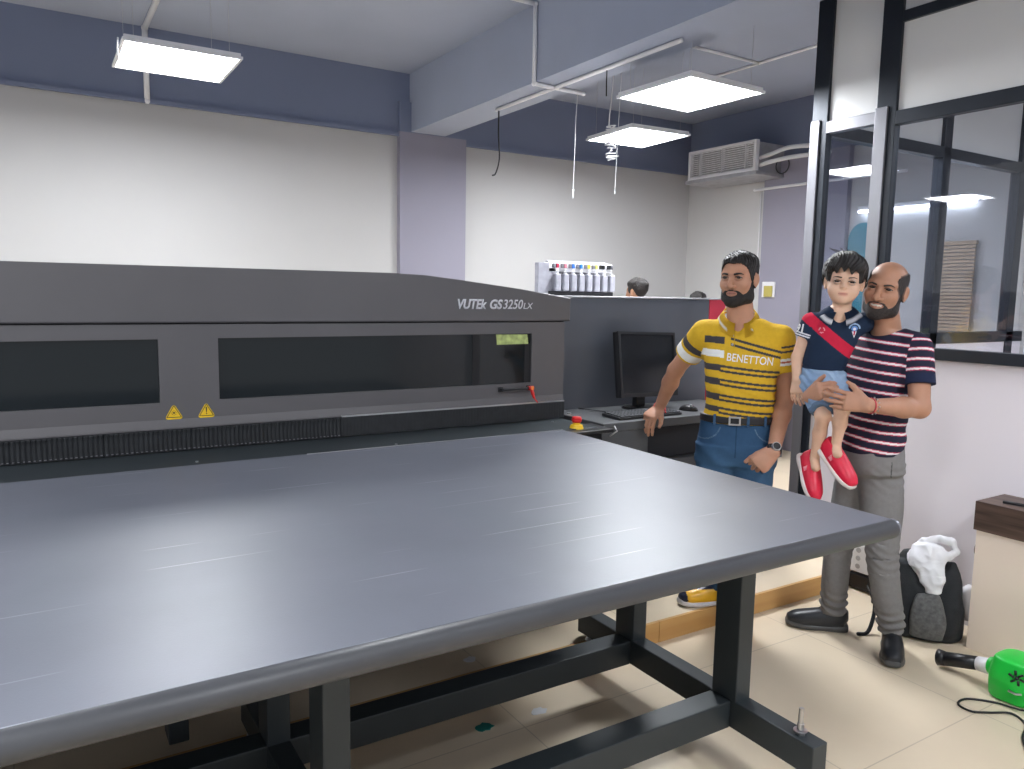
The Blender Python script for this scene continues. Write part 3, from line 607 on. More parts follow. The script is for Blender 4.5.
class Chain:
    def __init__(s,pts,rs): s.p=[N(p) for p in pts]; s.r=rs; m=max(rs); s.lo=np.min(s.p,0)-m; s.hi=np.max(s.p,0)+m
    def __call__(s,g):
        o=None
        for i in range(len(s.p)-1):
            d=Cone(s.p[i],s.p[i+1],s.r[i],s.r[i+1])(g); o=d if o is None else smin(o,d,.006)
        return o
class Ell:
    def __init__(s,c,r,R=None): s.c=N(c);s.r=N(r);s.R=np.eye(3) if R is None else R; m=s.r.max(); s.lo=s.c-m; s.hi=s.c+m
    def __call__(s,g):
        q=((g-s.c)@s.R)/s.r; k0=np.sqrt((q*q).sum(-1)); q2=q/s.r; k1=np.sqrt((q2*q2).sum(-1))+1e-9; return k0*(k0-1)/k1
class Loft:  # elliptical sections (pos, a lateral, b fore-aft) along a spine; lat = lateral dir
    def __init__(s,nodes,lat=(1,0,0),e=2.,cap=.5):
        P=[N(n[0]) for n in nodes]; sp=spline(P,3); ab=spline([N([n[1],n[2],0]) for n in nodes],3)
        s.P=np.array(sp); s.A=np.array(ab)[:,0]; s.Bb=np.array(ab)[:,1]; s.lat=nrm(lat); s.e=e; s.cap=cap
        m=max(s.A.max(),s.Bb.max()); s.lo=s.P.min(0)-m; s.hi=s.P.max(0)+m
    def uv(s,g):
        sh=g.shape[:-1]; g=g.reshape(-1,3).astype(np.float32); best=np.full(len(g),1e9,np.float32); T=np.zeros(len(g),np.float32)
        for i in range(len(s.P)-1):
            a=s.P[i];d=s.P[i+1]-a;L=d@d+1e-12; t=((g-a)@d)/L; tc=np.clip(t,0,1); q=g-a-tc[:,None]*d; D=(q*q).sum(-1); m=D<best; best[m]=D[m]; 
            tt=np.where((i==0)&(t<0),t,np.where((i==len(s.P)-2)&(t>1),t,tc)); T[m]=(i+tt)[m]
        return T.reshape(sh)
    def __call__(s,g):
        sh=g.shape[:-1]; T=s.uv(g).reshape(-1); g=g.reshape(-1,3); n=len(s.P)-1; i=np.clip(np.floor(T).astype(int),0,n-1); t=np.clip(T-i,0,1)
        a=s.P[i];b=s.P[i+1]; c=a+t[:,None]*(b-a); ax=(b-a)/np.linalg.norm(b-a,axis=1)[:,None]
        A=s.A[i]*(1-t)+s.A[i+1]*t; Bb=s.Bb[i]*(1-t)+s.Bb[i+1]*t
        lat=s.lat-ax*(ax@s.lat)[:,None]; lat/=np.linalg.norm(lat,axis=1)[:,None]; fr=np.cross(ax,lat)
        q=g-c; x=np.abs((q*lat).sum(1))/A; y=np.abs((q*fr).sum(1))/Bb; z=np.abs((q*ax).sum(1))/(np.minimum(A,Bb)*s.cap)
        k=(x**s.e+y**s.e)**(1/s.e); k=np.sqrt(k*k+z*z)
        return ((k-1)*np.minimum(A,Bb)*.92).reshape(sh)
class Fn:
    def __init__(s,lo,hi,f): s.lo=N(lo);s.hi=N(hi);s.f=f
    def __call__(s,g): return s.f(g)
class Xf: # primitive given in a local frame: world = c + Rm@p*k
    def __init__(s,p,c,Rm,k=1.):
        s.p=p;s.c=N(c);s.Rm=Rm;s.k=k; cs=np.array([[x,y,z] for x in(p.lo[0],p.hi[0]) for y in(p.lo[1],p.hi[1]) for z in(p.lo[2],p.hi[2])]); w=cs@Rm.T*k+s.c; s.lo=w.min(0); s.hi=w.max(0)
    def __call__(s,g): return s.p(((g-s.c)@s.Rm)/s.k)*s.k
def rot(ax,deg):
    return np.array(Matrix.Rotation(math.radians(deg),3,ax))
def wob(g,f,seed=0):
    r=np.random.RandomState(seed); o=0
    for k in range(5):
        d=r.normal(size=3); d/=np.linalg.norm(d); o=o+np.sin(g@d.astype(np.float32)*f*(.7+.25*k)+r.rand()*6)/(1+.4*k)
    return o/2.6
def smesh(name,V,Q,m,parent,Mw=None,col=None,relax=2):
    """V in the figure's local frame; parent empty carries the placement"""
    me=bpy.data.meshes.new(name)
    if relax:  # light laplacian smoothing
        n=len(V); e=np.concatenate([Q[:,[0,1]],Q[:,[1,2]],Q[:,[2,3]],Q[:,[3,0]]])
        for _ in range(relax):
            s=np.zeros((n,3)); c=np.bincount(e[:,0],minlength=n)+np.bincount(e[:,1],minlength=n)
            for k in range(3): s[:,k]=np.bincount(e[:,0],V[e[:,1],k],minlength=n)+np.bincount(e[:,1],V[e[:,0],k],minlength=n)
            V=V*.5+.5*s/np.maximum(c,1)[:,None]
    me.vertices.add(len(V)); me.vertices.foreach_set('co',V.astype(np.float32).ravel()); me.loops.add(Q.size); me.loops.foreach_set('vertex_index',Q.astype(np.int32).ravel())
    me.polygons.add(len(Q)); me.polygons.foreach_set('loop_start',np.arange(0,Q.size,4,dtype=np.int32)); me.polygons.foreach_set('loop_total',np.full(len(Q),4,np.int32)); me.polygons.foreach_set('use_smooth',np.ones(len(Q),bool)); me.update()
    if col is not None:
        c=col(V); a=me.color_attributes.new('Col','FLOAT_COLOR','POINT'); a.data.foreach_set('color',np.concatenate([c,np.ones((len(V),1))],1).astype(np.float32).ravel())
    me.materials.append(m); me.validate(); o=bpy.data.objects.new(name,me); C.objects.link(o)
    if parent: o.parent=parent
    return o
def build(name,prims,m,parent,h,lo=None,hi=None,col=None,relax=2,post=None):
    """prims: list of (prim,k,op)"""
    A=[p for p in prims if p[2]=='add']; lo=np.min([p[0].lo for p in A],0)-.03 if lo is None else lo; hi=np.max([p[0].hi for p in A],0)+.03 if hi is None else hi
    s=Sdf(lo,hi,h)
    for p in prims: s.put(*p)
    if post:
        ix=np.argwhere(s.F<.016); g=(s.lo+s.h*ix).astype(np.float32)[:,None,:]; s.F[ix[:,0],ix[:,1],ix[:,2]]=post(g,s.F[ix[:,0],ix[:,1],ix[:,2]][:,None])[:,0]
    V,Q=s.mesh(); return smesh(name,V,Q,m,parent,col=col,relax=relax)
SKIN1,SKIN2,SKIN3=(.38,.20,.12),(.30,.155,.095),(.58,.36,.25)
def skinmat(name,c):
    m=mat(name,c,.52,nscale=30,namt=.05,bump=.15,bscale=300,vcol=True); b=m.node_tree.nodes['Principled BSDF']; b.inputs['Subsurface Weight'].default_value=.12; b.inputs['Subsurface Radius'].default_value=(.012,.005,.003); return m
M['skin']=skinmat('skin',SKIN1)
M['cloth']=mat('knitted_cotton',(.5,.5,.5),.85,nscale=60,namt=.05,bump=.35,bscale=500,vcol=True,spec=.2)
M['hair']=mat('black_hair',(.014,.011,.010),.50,nscale=90,namt=.4,bump=1.,bscale=260)
M['beard']=mat('dark_beard',(.017,.013,.012),.6,nscale=120,namt=.5,bump=.9,bscale=600)
M['leather']=mat('black_leather',(.012,.012,.015),.4)
def tile(v,c): return np.tile(N(c),(len(v),1))
def mixc(a,b,t): t=np.clip(t,0,1)[:,None]; return a*(1-t)+b*t
# head in its own frame: x to the viewer's right when facing viewer (-y forward), z up, origin between the ears, size of an adult head
def head_prims(jaw=1.,cheek=1.,nose=1.,smile=0.,child=False):
    P=[]; A=lambda p,k: P.append((p,k,'add'))
    if child:
        A(Ell((0,.012,.035),(.077,.092,.080)),.01); A(Ell((0,-.018,-.028),(.069,.068,.068)),.03); A(Ell((0,-.040,-.068),(.042,.042,.028)),.03); A(Ell((0,-.068,-.084),(.016,.014,.013)),.02)
        for s in(-1,1): A(Ell((s*.038,-.055,-.038),(.028,.026,.027)),.02)
    else:
        A(Ell((0,.012,.038),(.076,.097,.080)),.01); A(Ell((0,-.02,-.018),(.064*cheek,.070,.080)),.03); A(Ell((0,-.028,-.078),(.052*jaw,.056,.038)),.03); A(Ell((0,-.074,-.103),(.024,.018,.017)),.025)
        for s in(-1,1): A(Ell((s*.040,-.058,-.024),(.024*cheek,.024,.022)),.025); A(Ell((s*.047*jaw,-.0,-.068),(.015,.03,.03)),.03)
        A(Chain([(-.05,-.066,.026),(-.02,-.085,.024),(.02,-.085,.024),(.05,-.066,.026)],[.009,.010,.010,.009]),.012)
    ez=.007 if not child else .000; dy=-.0035 if child else 0.
    for s in(-1,1):
        P.append((Ell((s*.032,-.097+(-.001 if child else 0),ez),(.0205,.015,.0125)),.014,'cut'))
        A(Ell((s*.032,-.070+dy,ez),(.0155,.0150,.0135)),.003)
        A(Chain([(s*.016,-.0825+dy,ez+.003),(s*.024,-.0885+dy,ez+.0085),(s*.034,-.0885+dy,ez+.0085),(s*.047,-.077+dy,ez+.001)],[.0028,.0036,.0036,.0025]),.003)
        A(Chain([(s*.016,-.0825+dy,ez-.003),(s*.026,-.0865+dy,ez-.008),(s*.036,-.085+dy,ez-.008),(s*.046,-.077+dy,ez-.002)],[.0022,.003,.003,.0022]),.004)
    if child: A(Chain([(0,-.082,.006),(0,-.094,-.022)],[.006,.009]),.012); [A(Ell((s*.010,-.087,-.026),(.0065,.008,.006)),.005) for s in(-1,1)]
    else: A(Chain([(0,-.086,.014),(0,-.099,-.008),(0,-.110,-.030)],[.007,.0085,.0125*nose]),.012); [A(Ell((s*.0145*nose,-.097,-.034),(.0085,.0115,.0085)),.005) for s in(-1,1)]
    mz=-.054 if child else -.062; my=-.079 if child else -.088; w=(.0215 if child else .024)+.006*smile; up=.006*smile
    A(Chain([(-w,my+.008+.004*smile,mz+up),(-.007,my-.003,mz+.005),(0,my-.003,mz+.0035),(.007,my-.003,mz+.005),(w,my+.008+.004*smile,mz+up)],[.0018,.0036,.0034,.0036,.0018] if child else [.0022,.0048,.0045,.0048,.0022]),.004)
    A(Chain([(-w*.9,my+.008+.004*smile,mz+up-.001),(0,my-.002,mz-.0075-.003*smile),(w*.9,my+.008+.004*smile,mz+up-.001)],[.0018,.0042,.0018] if child else [.002,.0058,.002]),.004)
    if smile: P.append((Ell((0,my-.006,mz-.001),(w*.8,.008,.0022)),.002,'cut'))
    for s in(-1,1):
        er=rot('Z',s*-22)@rot('X',-8); c=(s*.079,.006,-.004)
        A(Ell(c,(.0085,.019,.031),er),.006); P.append((Ell((s*.088,.002,.0),(.006,.010,.017),er),.004,'cut')); A(Ell((s*.079,.0,-.030),(.006,.008,.009)),.005)
    return P,ez,mz,my,w
def place(P,c,Rm,k=1.): return [(Xf(p,c,Rm,k),kk*k,o) for p,kk,o in P]
def headcol(c,Rm,k,base,lip,ez,mz,my,w,stub=None,smile=0):
    def f(V,C0):
        q=((V-c)@Rm)/k; x,y,z=q[:,0],q[:,1],q[:,2]; face=(y<-.05)
        l=np.exp(-((x/(w*.95))**4))*np.exp(-(((z-mz+.001-.25*np.abs(x)*smile)/.0085)**4))*(y<my+.012)
        C0=mixc(C0,tile(V,lip),l*.8)
        if smile:
            t=(np.abs(x)<w*.72)&(np.abs(z-mz+.001)<.0036)&(y<my+.014)&(y>my-.02); C0[t]=(.75,.70,.64)
        m=(np.abs(x)<w*.9)&(np.abs(z-mz+.0012-.3*np.abs(x)*(.2+smile))<.0016)&(y<my+.014)&(smile<.5); C0[m]=C0[m]*N((.55,.45,.45))
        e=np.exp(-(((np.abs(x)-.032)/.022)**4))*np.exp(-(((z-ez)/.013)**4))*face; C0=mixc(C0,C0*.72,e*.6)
        return C0
    return f
def eyes(parent,c,Rm,k,ez,gaze=(0,-1,0),y0=-.0725):
    g=nrm(gaze)
    for s in(-1,1):
        o=N((s*.032,y0,ez)); bm=B(); bmesh.ops.create_uvsphere(bm,u_segments=24,v_segments=24,radius=.0152)
        bm.transform(Matrix(Vector((0,-1,0)).rotation_difference(Vector(g)).to_matrix()).to_4x4()@Matrix.Rotation(math.pi/2,4,'X'))
        me=bpy.data.meshes.new('eye'); W=Matrix.Translation(Vector(c))@Matrix(Rm.tolist()).to_4x4()@Matrix.Scale(k,4)@Matrix.Translation(Vector(o)); 
        vs=[(v.co.copy()) for v in bm.verts]; bm.transform(W); bm.to_mesh(me); bm.free(); a=me.color_attributes.new('Col','FLOAT_COLOR','POINT')
        for i,v in enumerate(vs):
            d=v.normalized().dot(Vector(g)); a.data[i].color=(.004,.003,.003,1) if d>.90 else ((.018,.010,.007,1) if d>.77 else (.45,.42,.40,1))
        me.materials.append(M['eye']); [setattr(p,'use_smooth',True) for p in me.polygons]; e=bpy.data.objects.new('eye',me); C.objects.link(e); e.parent=parent
M['eye']=mat('eye_surface',(.5,.5,.5),.12,vcol=True)
def lashes(parent,c,Rm,k,ez,r=.0017,dy=0.):
    for s in(-1,1):
        P=[(s*.015,-.0845+dy,ez+.002),(s*.024,-.0922+dy,ez+.0062),(s*.035,-.0920+dy,ez+.0062),(s*.048,-.0795+dy,ez-.0005)]; q=spline([N(c)+k*(Rm@N(p)) for p in P],4)
        bm=B(); tube(bm,q,r*k,6); obj_local('eyelashes',bm,M['hair'],parent)
def brows(parent,c,Rm,k,z0,r=.0032,arch=.004,m=None,w=1.):
    for s in(-1,1):
        bm=B(); P=[((s*.014),-.0935,z0),(s*.026,-.0945,z0+arch*.7),(s*.040,-.087,z0+arch),(s*.052,-.073,z0-.001)]
        P=[N(c)+k*(Rm@(N(p)*(1,w,1))) for p in P]; q=spline(P,4); n=len(q)
        tube(bm,q,[k*r*(1.1-.75*(i/(n-1))**2) for i in range(n)],8); obj_local('eyebrow',bm,m or M['hair'],parent)
def obj_local(name,bm,m,parent,smooth=True):
    me=bpy.data.meshes.new(name); bmesh.ops.recalc_face_normals(bm,faces=bm.faces[:]); bm.to_mesh(me); bm.free(); me.materials.append(m)
    if smooth: [setattr(p,'use_smooth',True) for p in me.polygons]
    o=bpy.data.objects.new(name,me); C.objects.link(o); o.parent=parent; return o
# hand: palm from wrist to knuckles, four fingers and a thumb. frame: f = wrist->fingers, u = back of hand, s = towards thumb
def hand(wr,f,u,side,curl=(20,30,20),k=1.,spread=4,thumb=None,tcurl=25,fan=None):
    f=nrm(f); u=nrm(N(u)-f*(N(u)@f)); t=np.cross(f,u)*side; wr=N(wr); L=lambda a,b,c: wr+k*(f*a+t*b+u*c)   # t points to thumb
    pl=Loft([(L(-.005,0,0),.027*k,.020*k),(L(.03,0,0),.036*k,.017*k),(L(.065,0,0),.041*k,.0155*k),(L(.088,0,-.001),.040*k,.0125*k)],lat=t,e=2.4,cap=.6)
    fin=[]; base=[(.090,.030),(.094,.010),(.090,-.010),(.082,-.029)]; ln=[(.040,.024,.020),(.044,.028,.021),(.041,.026,.020),(.032,.020,.018)]
    for i,(b,l) in enumerate(zip(base,ln)):
        cu=curl if not isinstance(curl[0],(tuple,list)) else curl[i]; p=L(b[0]-.012,b[1],-.001); a=0; sp=math.radians((1.5-i)*spread); d0=f*math.cos(sp)+t*math.sin(sp); pts=[p]; rr=[.0098*k]; r=.0093 if i<3 else .0080
        for j in range(3):
            a+=math.radians(cu[j]); d=d0*math.cos(a)-u*math.sin(a); p=p+d*(l[j]+(.012 if j==0 else 0))*k; pts.append(p); rr.append((r-.0009*j)*k)
        fin.append(Chain(pts,rr))
    th=thumb or (.62,.75,-.25); d=nrm(f*th[0]+t*th[1]+u*th[2]); p=L(.018,.020,-.004); pts=[p]; rr=[.016*k]; n=nrm(np.cross(np.cross(d,f),d)) if abs(d@f)<.99 else f
    for j,l in enumerate((.042,.032,.026)):
        dd=d if j==0 else nrm(d*math.cos(math.radians(tcurl*j))+n*math.sin(math.radians(tcurl*j))); p=p+dd*l*k; pts.append(p); rr.append((.0125,.0105,.0085)[j]*k)
    th=Chain(pts,rr)
    lo=np.min([q.lo for q in fin+[pl,th]],0); hi=np.max([q.hi for q in fin+[pl,th]],0)
    def F(g):
        P=pl(g); o=smin(P,th(g),.012*k)
        for q in fin: o=np.minimum(o,smin(P,q(g),.007*k))
        return o
    return Fn(lo,hi,F)
def arm(sh,el,wr,r=(.052,.045,.040,.026),lat=(1,0,0)):
    sh,el,wr=N(sh),N(el),N(wr); m1=sh*.55+el*.45; m2=el*.68+wr*.32
    return [(Cone(sh,m1,r[0],r[1]),.01,'add'),(Cone(m1,el,r[1],r[2]*.94),.02,'add'),(Cone(el,m2,r[2]*.94,r[2]*.98),.02,'add'),(Cone(m2,wr,r[2]*.98,r[3]),.02,'add')]
def shoe(c,yaw,k,mats,parent,pitch=0,roll=0,style='sneaker',cc=(.02,.02,.02),sole=(.05,.05,.05),extra=None):
    """shoe frame: +f forward (toe), origin under the heel/ankle"""
    Rm=rot('Z',yaw)@rot('X',pitch)@rot('Y',roll)  # toe towards -y
    up=[(Loft([((0,.035,.050),.036,.054),((0,0,.052),.041,.054),((0,-.06,.050),.045,.052),((0,-.12,.044),.048,.045),((0,-.175,.038),.045,.038),((0,-.205,.032),.033,.028)],lat=(1,0,0),e=2.3,cap=.5),.01,'add'),
        (Loft([((0,.03,.05),.034,.036),((0,.02,.105),.036,.042)],lat=(1,0,0),cap=.2),.02,'add')]
    def cut(g,F): return np.maximum(F,np.maximum(.014-Z(g),Z(g)-.100))
    def loc(g): return ((g-N(c))@Rm)/k
    def Z(g): return loc(g)[...,2]*1.
    P=place(up,c,Rm,k); 
    lo=np.min([p[0].lo for p in P],0)-.02; hi=np.max([p[0].hi for p in P],0)+.02
    o=build('shoe_upper',P,M['cloth'] if style=='cloth' else M['vinyl'],parent,.004*max(k,.7),lo,hi,col=extra(loc,cc) if extra else (lambda V: tile(V,cc)),post=lambda g,F:np.maximum(F,k*np.maximum(.014-Z(g),Z(g)-.102)))
    so=[(Loft([((0,.058,.018),.032,.022),((0,.02,.016),.044,.022),((0,-.05,.014),.044,.020),((0,-.12,.014),.053,.020),((0,-.18,.018),.048,.019),((0,-.218,.024),.032,.015)],lat=(1,0,0),e=2.6,cap=.4),.01,'add')]
    P=place(so,c,Rm,k); lo=np.min([p[0].lo for p in P],0)-.02; hi=np.max([p[0].hi for p in P],0)+.02
    s=build('sole',P,M['vinyl'],parent,.004*max(k,.7),lo,hi,col=lambda V: tile(V,sole),post=lambda g,F:np.maximum(F,k*(.0-Z(g))))
    if style!='velcro':
        for j in range(5):
            bm=B(); y=-.045-.022*j; z=.108-.0080*j
            tube(bm,spline([N(c)+k*(Rm@N(p)) for p in((-.022,y+.006,z-.009),(-.008,y-.003,z),(.008,y+.003,z),(.022,y-.006,z-.009))],4),.0030*k,6); obj_local('lace',bm,M['lace'],parent)
    else:
        for y,z,w in((-.035,.088,.011),):
            q=spline([N(c)+k*(Rm@N(p)) for p in((-.047,y-.01,z-.045),(-.036,y-.01,z-.012),(0,y-.01,z+.004),(.036,y-.01,z-.012),(.047,y-.01,z-.045))],5)
            bm=B(); R_=[[bm.verts.new(p+k*(Rm@N((0,dy,dz)))) for dy,dz in((-.012,0),(-.012,.004),(.012,.004),(.012,0))] for p in q]
            for A_,B_ in zip(R_,R_[1:]):
                for i in range(4): bm.faces.new((A_[i],A_[(i+1)%4],B_[(i+1)%4],B_[i]))
            obj_local('strap',bm,M['lace'],parent)
    return o,s
M['vinyl']=mat('shoe_vinyl',(.5,.5,.5),.38,vcol=True,nscale=30,namt=.06)
M['lace']=mat('lace',(.02,.02,.025),.7)
M['lacered']=mat('pink_strap',(.72,.22,.27),.35)
# ------------------------------------------------------------------ figures
class Cyl:
    """flat-ended tapered tube, used for sleeves and hems"""
    def __init__(s,a,b,r0,r1,sq=1.,lat=(1,0,0)): s.a=N(a);s.b=N(b);s.r0=r0;s.r1=r1; m=max(r0,r1); s.lo=np.minimum(s.a,s.b)-m;s.hi=np.maximum(s.a,s.b)+m
    def __call__(s,g):
        d=s.b-s.a;L=np.linalg.norm(d); t=((g-s.a)@d)/(L*L); q=g-s.a-t[...,None]*d; r=s.r0+(s.r1-s.r0)*np.clip(t,0,1); e=np.sqrt((q*q).sum(-1))-r
        e0=np.sqrt((( g-s.a)**2).sum(-1))-s.r0
        return np.maximum(np.where(t<0,np.minimum(e0,1),e),(t-1)*L)
def dist_seg(V,a,b):
    a,b=N(a),N(b); d=b-a; L=np.linalg.norm(d); t=((V-a)@d)/(L*L); q=V-a-np.clip(t,0,1)[:,None]*d; return np.sqrt((q*q).sum(1)),t*L,L
def bvh_of(o): 
    me=o.data; return BVHTree.FromPolygons([v.co.copy() for v in me.vertices],[tuple(p.vertices) for p in me.polygons])
def refine(bm,l):
    bmesh.ops.triangulate(bm,faces=bm.faces[:])
    for _ in range(4):
        es=[e for e in bm.edges if e.calc_length()>l]
        if not es: break
        bmesh.ops.subdivide_edges(bm,edges=es,cuts=1); bmesh.ops.triangulate(bm,faces=bm.faces[:])
def decal(name,bm,M4,view,bvh,m,parent,off=.0022):
    """flat shapes laid onto the cloth along the direction view"""
    bm.transform(M4); v=Vector(view).normalized()
    for w in bm.verts:
        h=bvh.ray_cast(w.co-v*.3,v)
        if h[0] is not None: w.co=h[0]-v*off
    for f in bm.faces: f.smooth=True
    me=bpy.data.meshes.new(name); bm.to_mesh(me); bm.free(); me.materials.append(m); o=bpy.data.objects.new(name,me); C.objects.link(o); o.parent=parent; return o
def collar(parent,c,a,b,h,drop,gap,tilt,col,flare=.018,name='collar',rows=7,n=56,lean=0.):
    bm=B(); G=[]; cl=[]
    for i in range(n+1):
        th=math.radians(-90+gap+(360-2*gap)*i/n); f=(1-math.sin(th))/2   # f=1 at the front
        row=[]
        for j in range(rows):
            t=j/(rows-1); fl=flare*t**.8; z=h*(1-.75*f**1.5)+ -t*(drop+(.022*max(0,f-.75)/.25))-tilt*f
            row.append(bm.verts.new((c[0]+(a+fl)*math.cos(th)+lean*z,c[1]+(b+fl)*math.sin(th)-.010*f*t,c[2]+z))); cl.append(col(t,f))
        G.append(row)
    for i in range(n):
        for j in range(rows-1): bm.faces.new((G[i][j],G[i+1][j],G[i+1][j+1],G[i][j+1]))
    me=bpy.data.meshes.new(name); bm.verts.index_update(); lay=bm.verts.layers.float_color.new('Col')
    for v,k in zip(bm.verts,cl): v[lay]=(*k,1)
    bmesh.ops.solidify(bm,geom=bm.faces[:],thickness=.003); 
    for f in bm.faces: f.smooth=True
    bm.to_mesh(me); bm.free(); me.materials.append(M['cloth']); o=bpy.data.objects.new(name,me); C.objects.link(o); o.parent=parent; return o
def hairfield(base,c,Rm,k,hl,t,noise=.002,freq=160,seed=1):
    def F(g):
        q=((g-N(c))@Rm)/k; z=np.interp(q[...,1],hl[0],hl[1]); n=wob(q*np.array([1,1,.5]),freq,seed)*noise
        tt=t*(.30+.70*np.clip((q[...,2]-.045)/.045,0,1)); st=noise*1.2*np.sin(q[...,0]*420+9*np.sin(q[...,1]*38+seed)+4*np.sin(q[...,2]*60)); f=np.maximum(base(g)-tt*k+(n+st)*k*tt/t,(z-q[...,2]+n*1.5+st)*k*.7); return np.maximum(f,-earx(q)*k)
    return F
def earx(q):
    x=(np.abs(q[...,0])-.083)/.020; return (np.sqrt(x*x+((q[...,1]-.006)/.024)**2+((q[...,2]+.004)/.037)**2)-1)*.018
def union(prims,ref):
    def F(g):
        sh=g.shape[:-1]; G=g.reshape(-1,3); o=np.full(len(G),.08,np.float32)
        for i,(p,k,op) in enumerate(prims):
            m=((G>p.lo-.022-k)&(G<p.hi+.022+k)).all(1)
            if i==0: m[:]=True
            d=p(G[m])
            if op=='add': o[m]=smin(o[m],d,k)
            else: o[m]=-smin(-o[m],d,k)
        return o.reshape(sh)
    return F
def beardfn(base,c,Rm,k,t,mz,my,w,hi,cheek=0.):
    Y=[-.115,-.095,-.082,-.068,-.05,-.032,-.02,-.01,.01]; Zc=[-.045,-.046,-.052,-.070+cheek,-.062+cheek,-.036+cheek,.000,.014,-.03]
    def F(g):
        q=((g-N(c))@Rm)/k; x,y,z=q[...,0],q[...,1],q[...,2]; bl=np.interp(y,Y,Zc); n=wob(q,300,4)
        tt=t*(.28+.72*np.clip((-z-.055)/.035,0,1)); f=base(g)-(tt+.0008*n)*k
        f=np.maximum(f,(z-bl+.0015*n)*.7*k); f=np.maximum(f,(y-.006)*k*.8); e=np.sqrt((x/(w+.003))**2+((z-mz+.003)/.0125)**2)
        f=np.maximum(f,np.where(y<-.03,(1-e)*.010*k,-1)); f=np.maximum(f,-earx(q)*k)
        # bare patches left and right below the lip
        return f
    return F
def headbox(c,k): return N(c)-.135*k,N(c)+.150*k
def trousers(prims,parent,h,colf,hemz=None,name='trousers',fold=None):
    def post(g,F):
        if fold: F=F+fold(g)
        return F
    return build(name,prims,M['cloth'],parent,h,col=colf,post=post)
# ===== person in the yellow polo =====
a1=(2.725,2.61); yaw1=math.atan2(-.7222,.6917)
p1=empty('person',(a1[0],a1[1],0),'person in yellow striped polo and blue jeans, one hand on the desk edge','person',rz=yaw1)
hc=(.116,-.012,1.684); hR=rot('Z',-24)@rot('X',2); HP,ez,mz,my,mw=head_prims(jaw=1.06,cheek=1.04,nose=1.1)
head1=place(HP,hc,hR,1.0)
shR,elR,wrR=(-.032,.0,1.425),(-.162,.165,1.232),(-.246,.335,1.012)
shL,elL,wrL=(.318,.0,1.412),(.352,.030,1.132),(.300,-.150,.908)
body=head1+[(Cone((.14,.02,1.44),(.12,.0,1.60),.066,.058),.02,'add'),
 (Loft([((.14,.01,.93),.150,.105),((.145,0,1.1),.138,.105),((.143,0,1.25),.148,.105),((.143,.005,1.36),.155,.10),((.143,.012,1.44),.12,.07),((.143,.016,1.475),.075,.05)],cap=.3),.03,'add'),
 (Ell(shR,(.05,.05,.05)),.03,'add'),(Ell(shL,(.05,.05,.05)),.03,'add')]+arm(shR,elR,wrR,(.050,.046,.041,.027))+arm(shL,elL,wrL,(.050,.046,.042,.028))
body+=[(hand(wrR,(-.50,-.66,-.46),(-.10,-.52,.82),-1,curl=((52,18,8),(52,20,8),(52,20,8),(50,20,8)),k=1.0,spread=4,thumb=(.72,.62,-.35),tcurl=12),.012,'add'),
 (hand(wrL,(-.66,-.10,-.72),(-.05,-.97,.20),1,curl=((55,75,45),(58,78,45),(62,80,45),(66,80,45)),k=1.08,spread=2,thumb=(.85,.38,-.25),tcurl=10),.012,'add')]
for x,z0,fx in((.045,.88,.075),(.235,.88,.235)): body+=[(Cone((x,0,z0),(x-.005,-.04 ,.52),.075,.055),.03,'add'),(Cone((x-.005,-.04,.52),((.095 if x<.1 else .20),.03 if x<.1 else -.05,.17 if x<.1 else .09),.052,.034),.02,'add')]
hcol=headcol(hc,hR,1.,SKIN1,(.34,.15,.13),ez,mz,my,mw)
def skin1(V):
    C0=tile(V,(.45,.235,.150)); C0=hcol(V,C0); g=np.clip(wob(V,9,2)*.5+.5,0,1); C0=mixc(C0,C0*N((1.08,1.0,.95)),g*.6)
    for wr_,f_ in((wrR,(-.5,-.66,-.46)),(wrL,(-.62,-.12,-.75))):
        d=np.linalg.norm(V-N(wr_),axis=1); C0=mixc(C0,tile(V,(.55,.30,.21)),np.clip(1.3-d/.12,0,1)*.5)
    return C0
build('body',body,M['skin'],p1,.0030,col=skin1,relax=1)
base1=union([p for p in HP],None); b1=lambda g: base1((g-N(hc))@hR)
lo,hi=headbox(hc,1)
hl=([-.12,-.085,-.066,-.054,-.042,-.030,-.012,.0,.018,.035,.06,.12],[.078,.076,.072,.056,.022,-.006,-.012,.020,.018,-.015,-.050,-.055])
build('hair',[(Fn(lo,hi,hairfield(b1,hc,hR,1.,hl,.014,.0024)),0,'add')],M['hair1'] if 'hair1' in M else M['hair'],p1,.0025,lo,hi,relax=1)
build('beard',[(Fn(lo,hi,beardfn(b1,hc,hR,1.,.009,mz,my,mw,0)),0,'add')],M['beard'],p1,.0022,lo,hi,relax=1)
eyes(p1,hc,hR,1.,ez,(-.12,-1,0)); lashes(p1,hc,hR,1.,ez); brows(p1,hc,hR,1.,.0225,r=.0046,arch=.004,m=M['beard'])
bm=B(); er=N(hc)+hR@N((.082,.0,-.038)); bmesh.ops.create_icosphere(bm,subdivisions=2,radius=.0035,matrix=Matrix.Translation(er)); tube(bm,[er+N((0,0,-.003)),er+N((.001,-.002,-.016))],.0014,6); obj_local('earring',bm,M['silver'],p1)
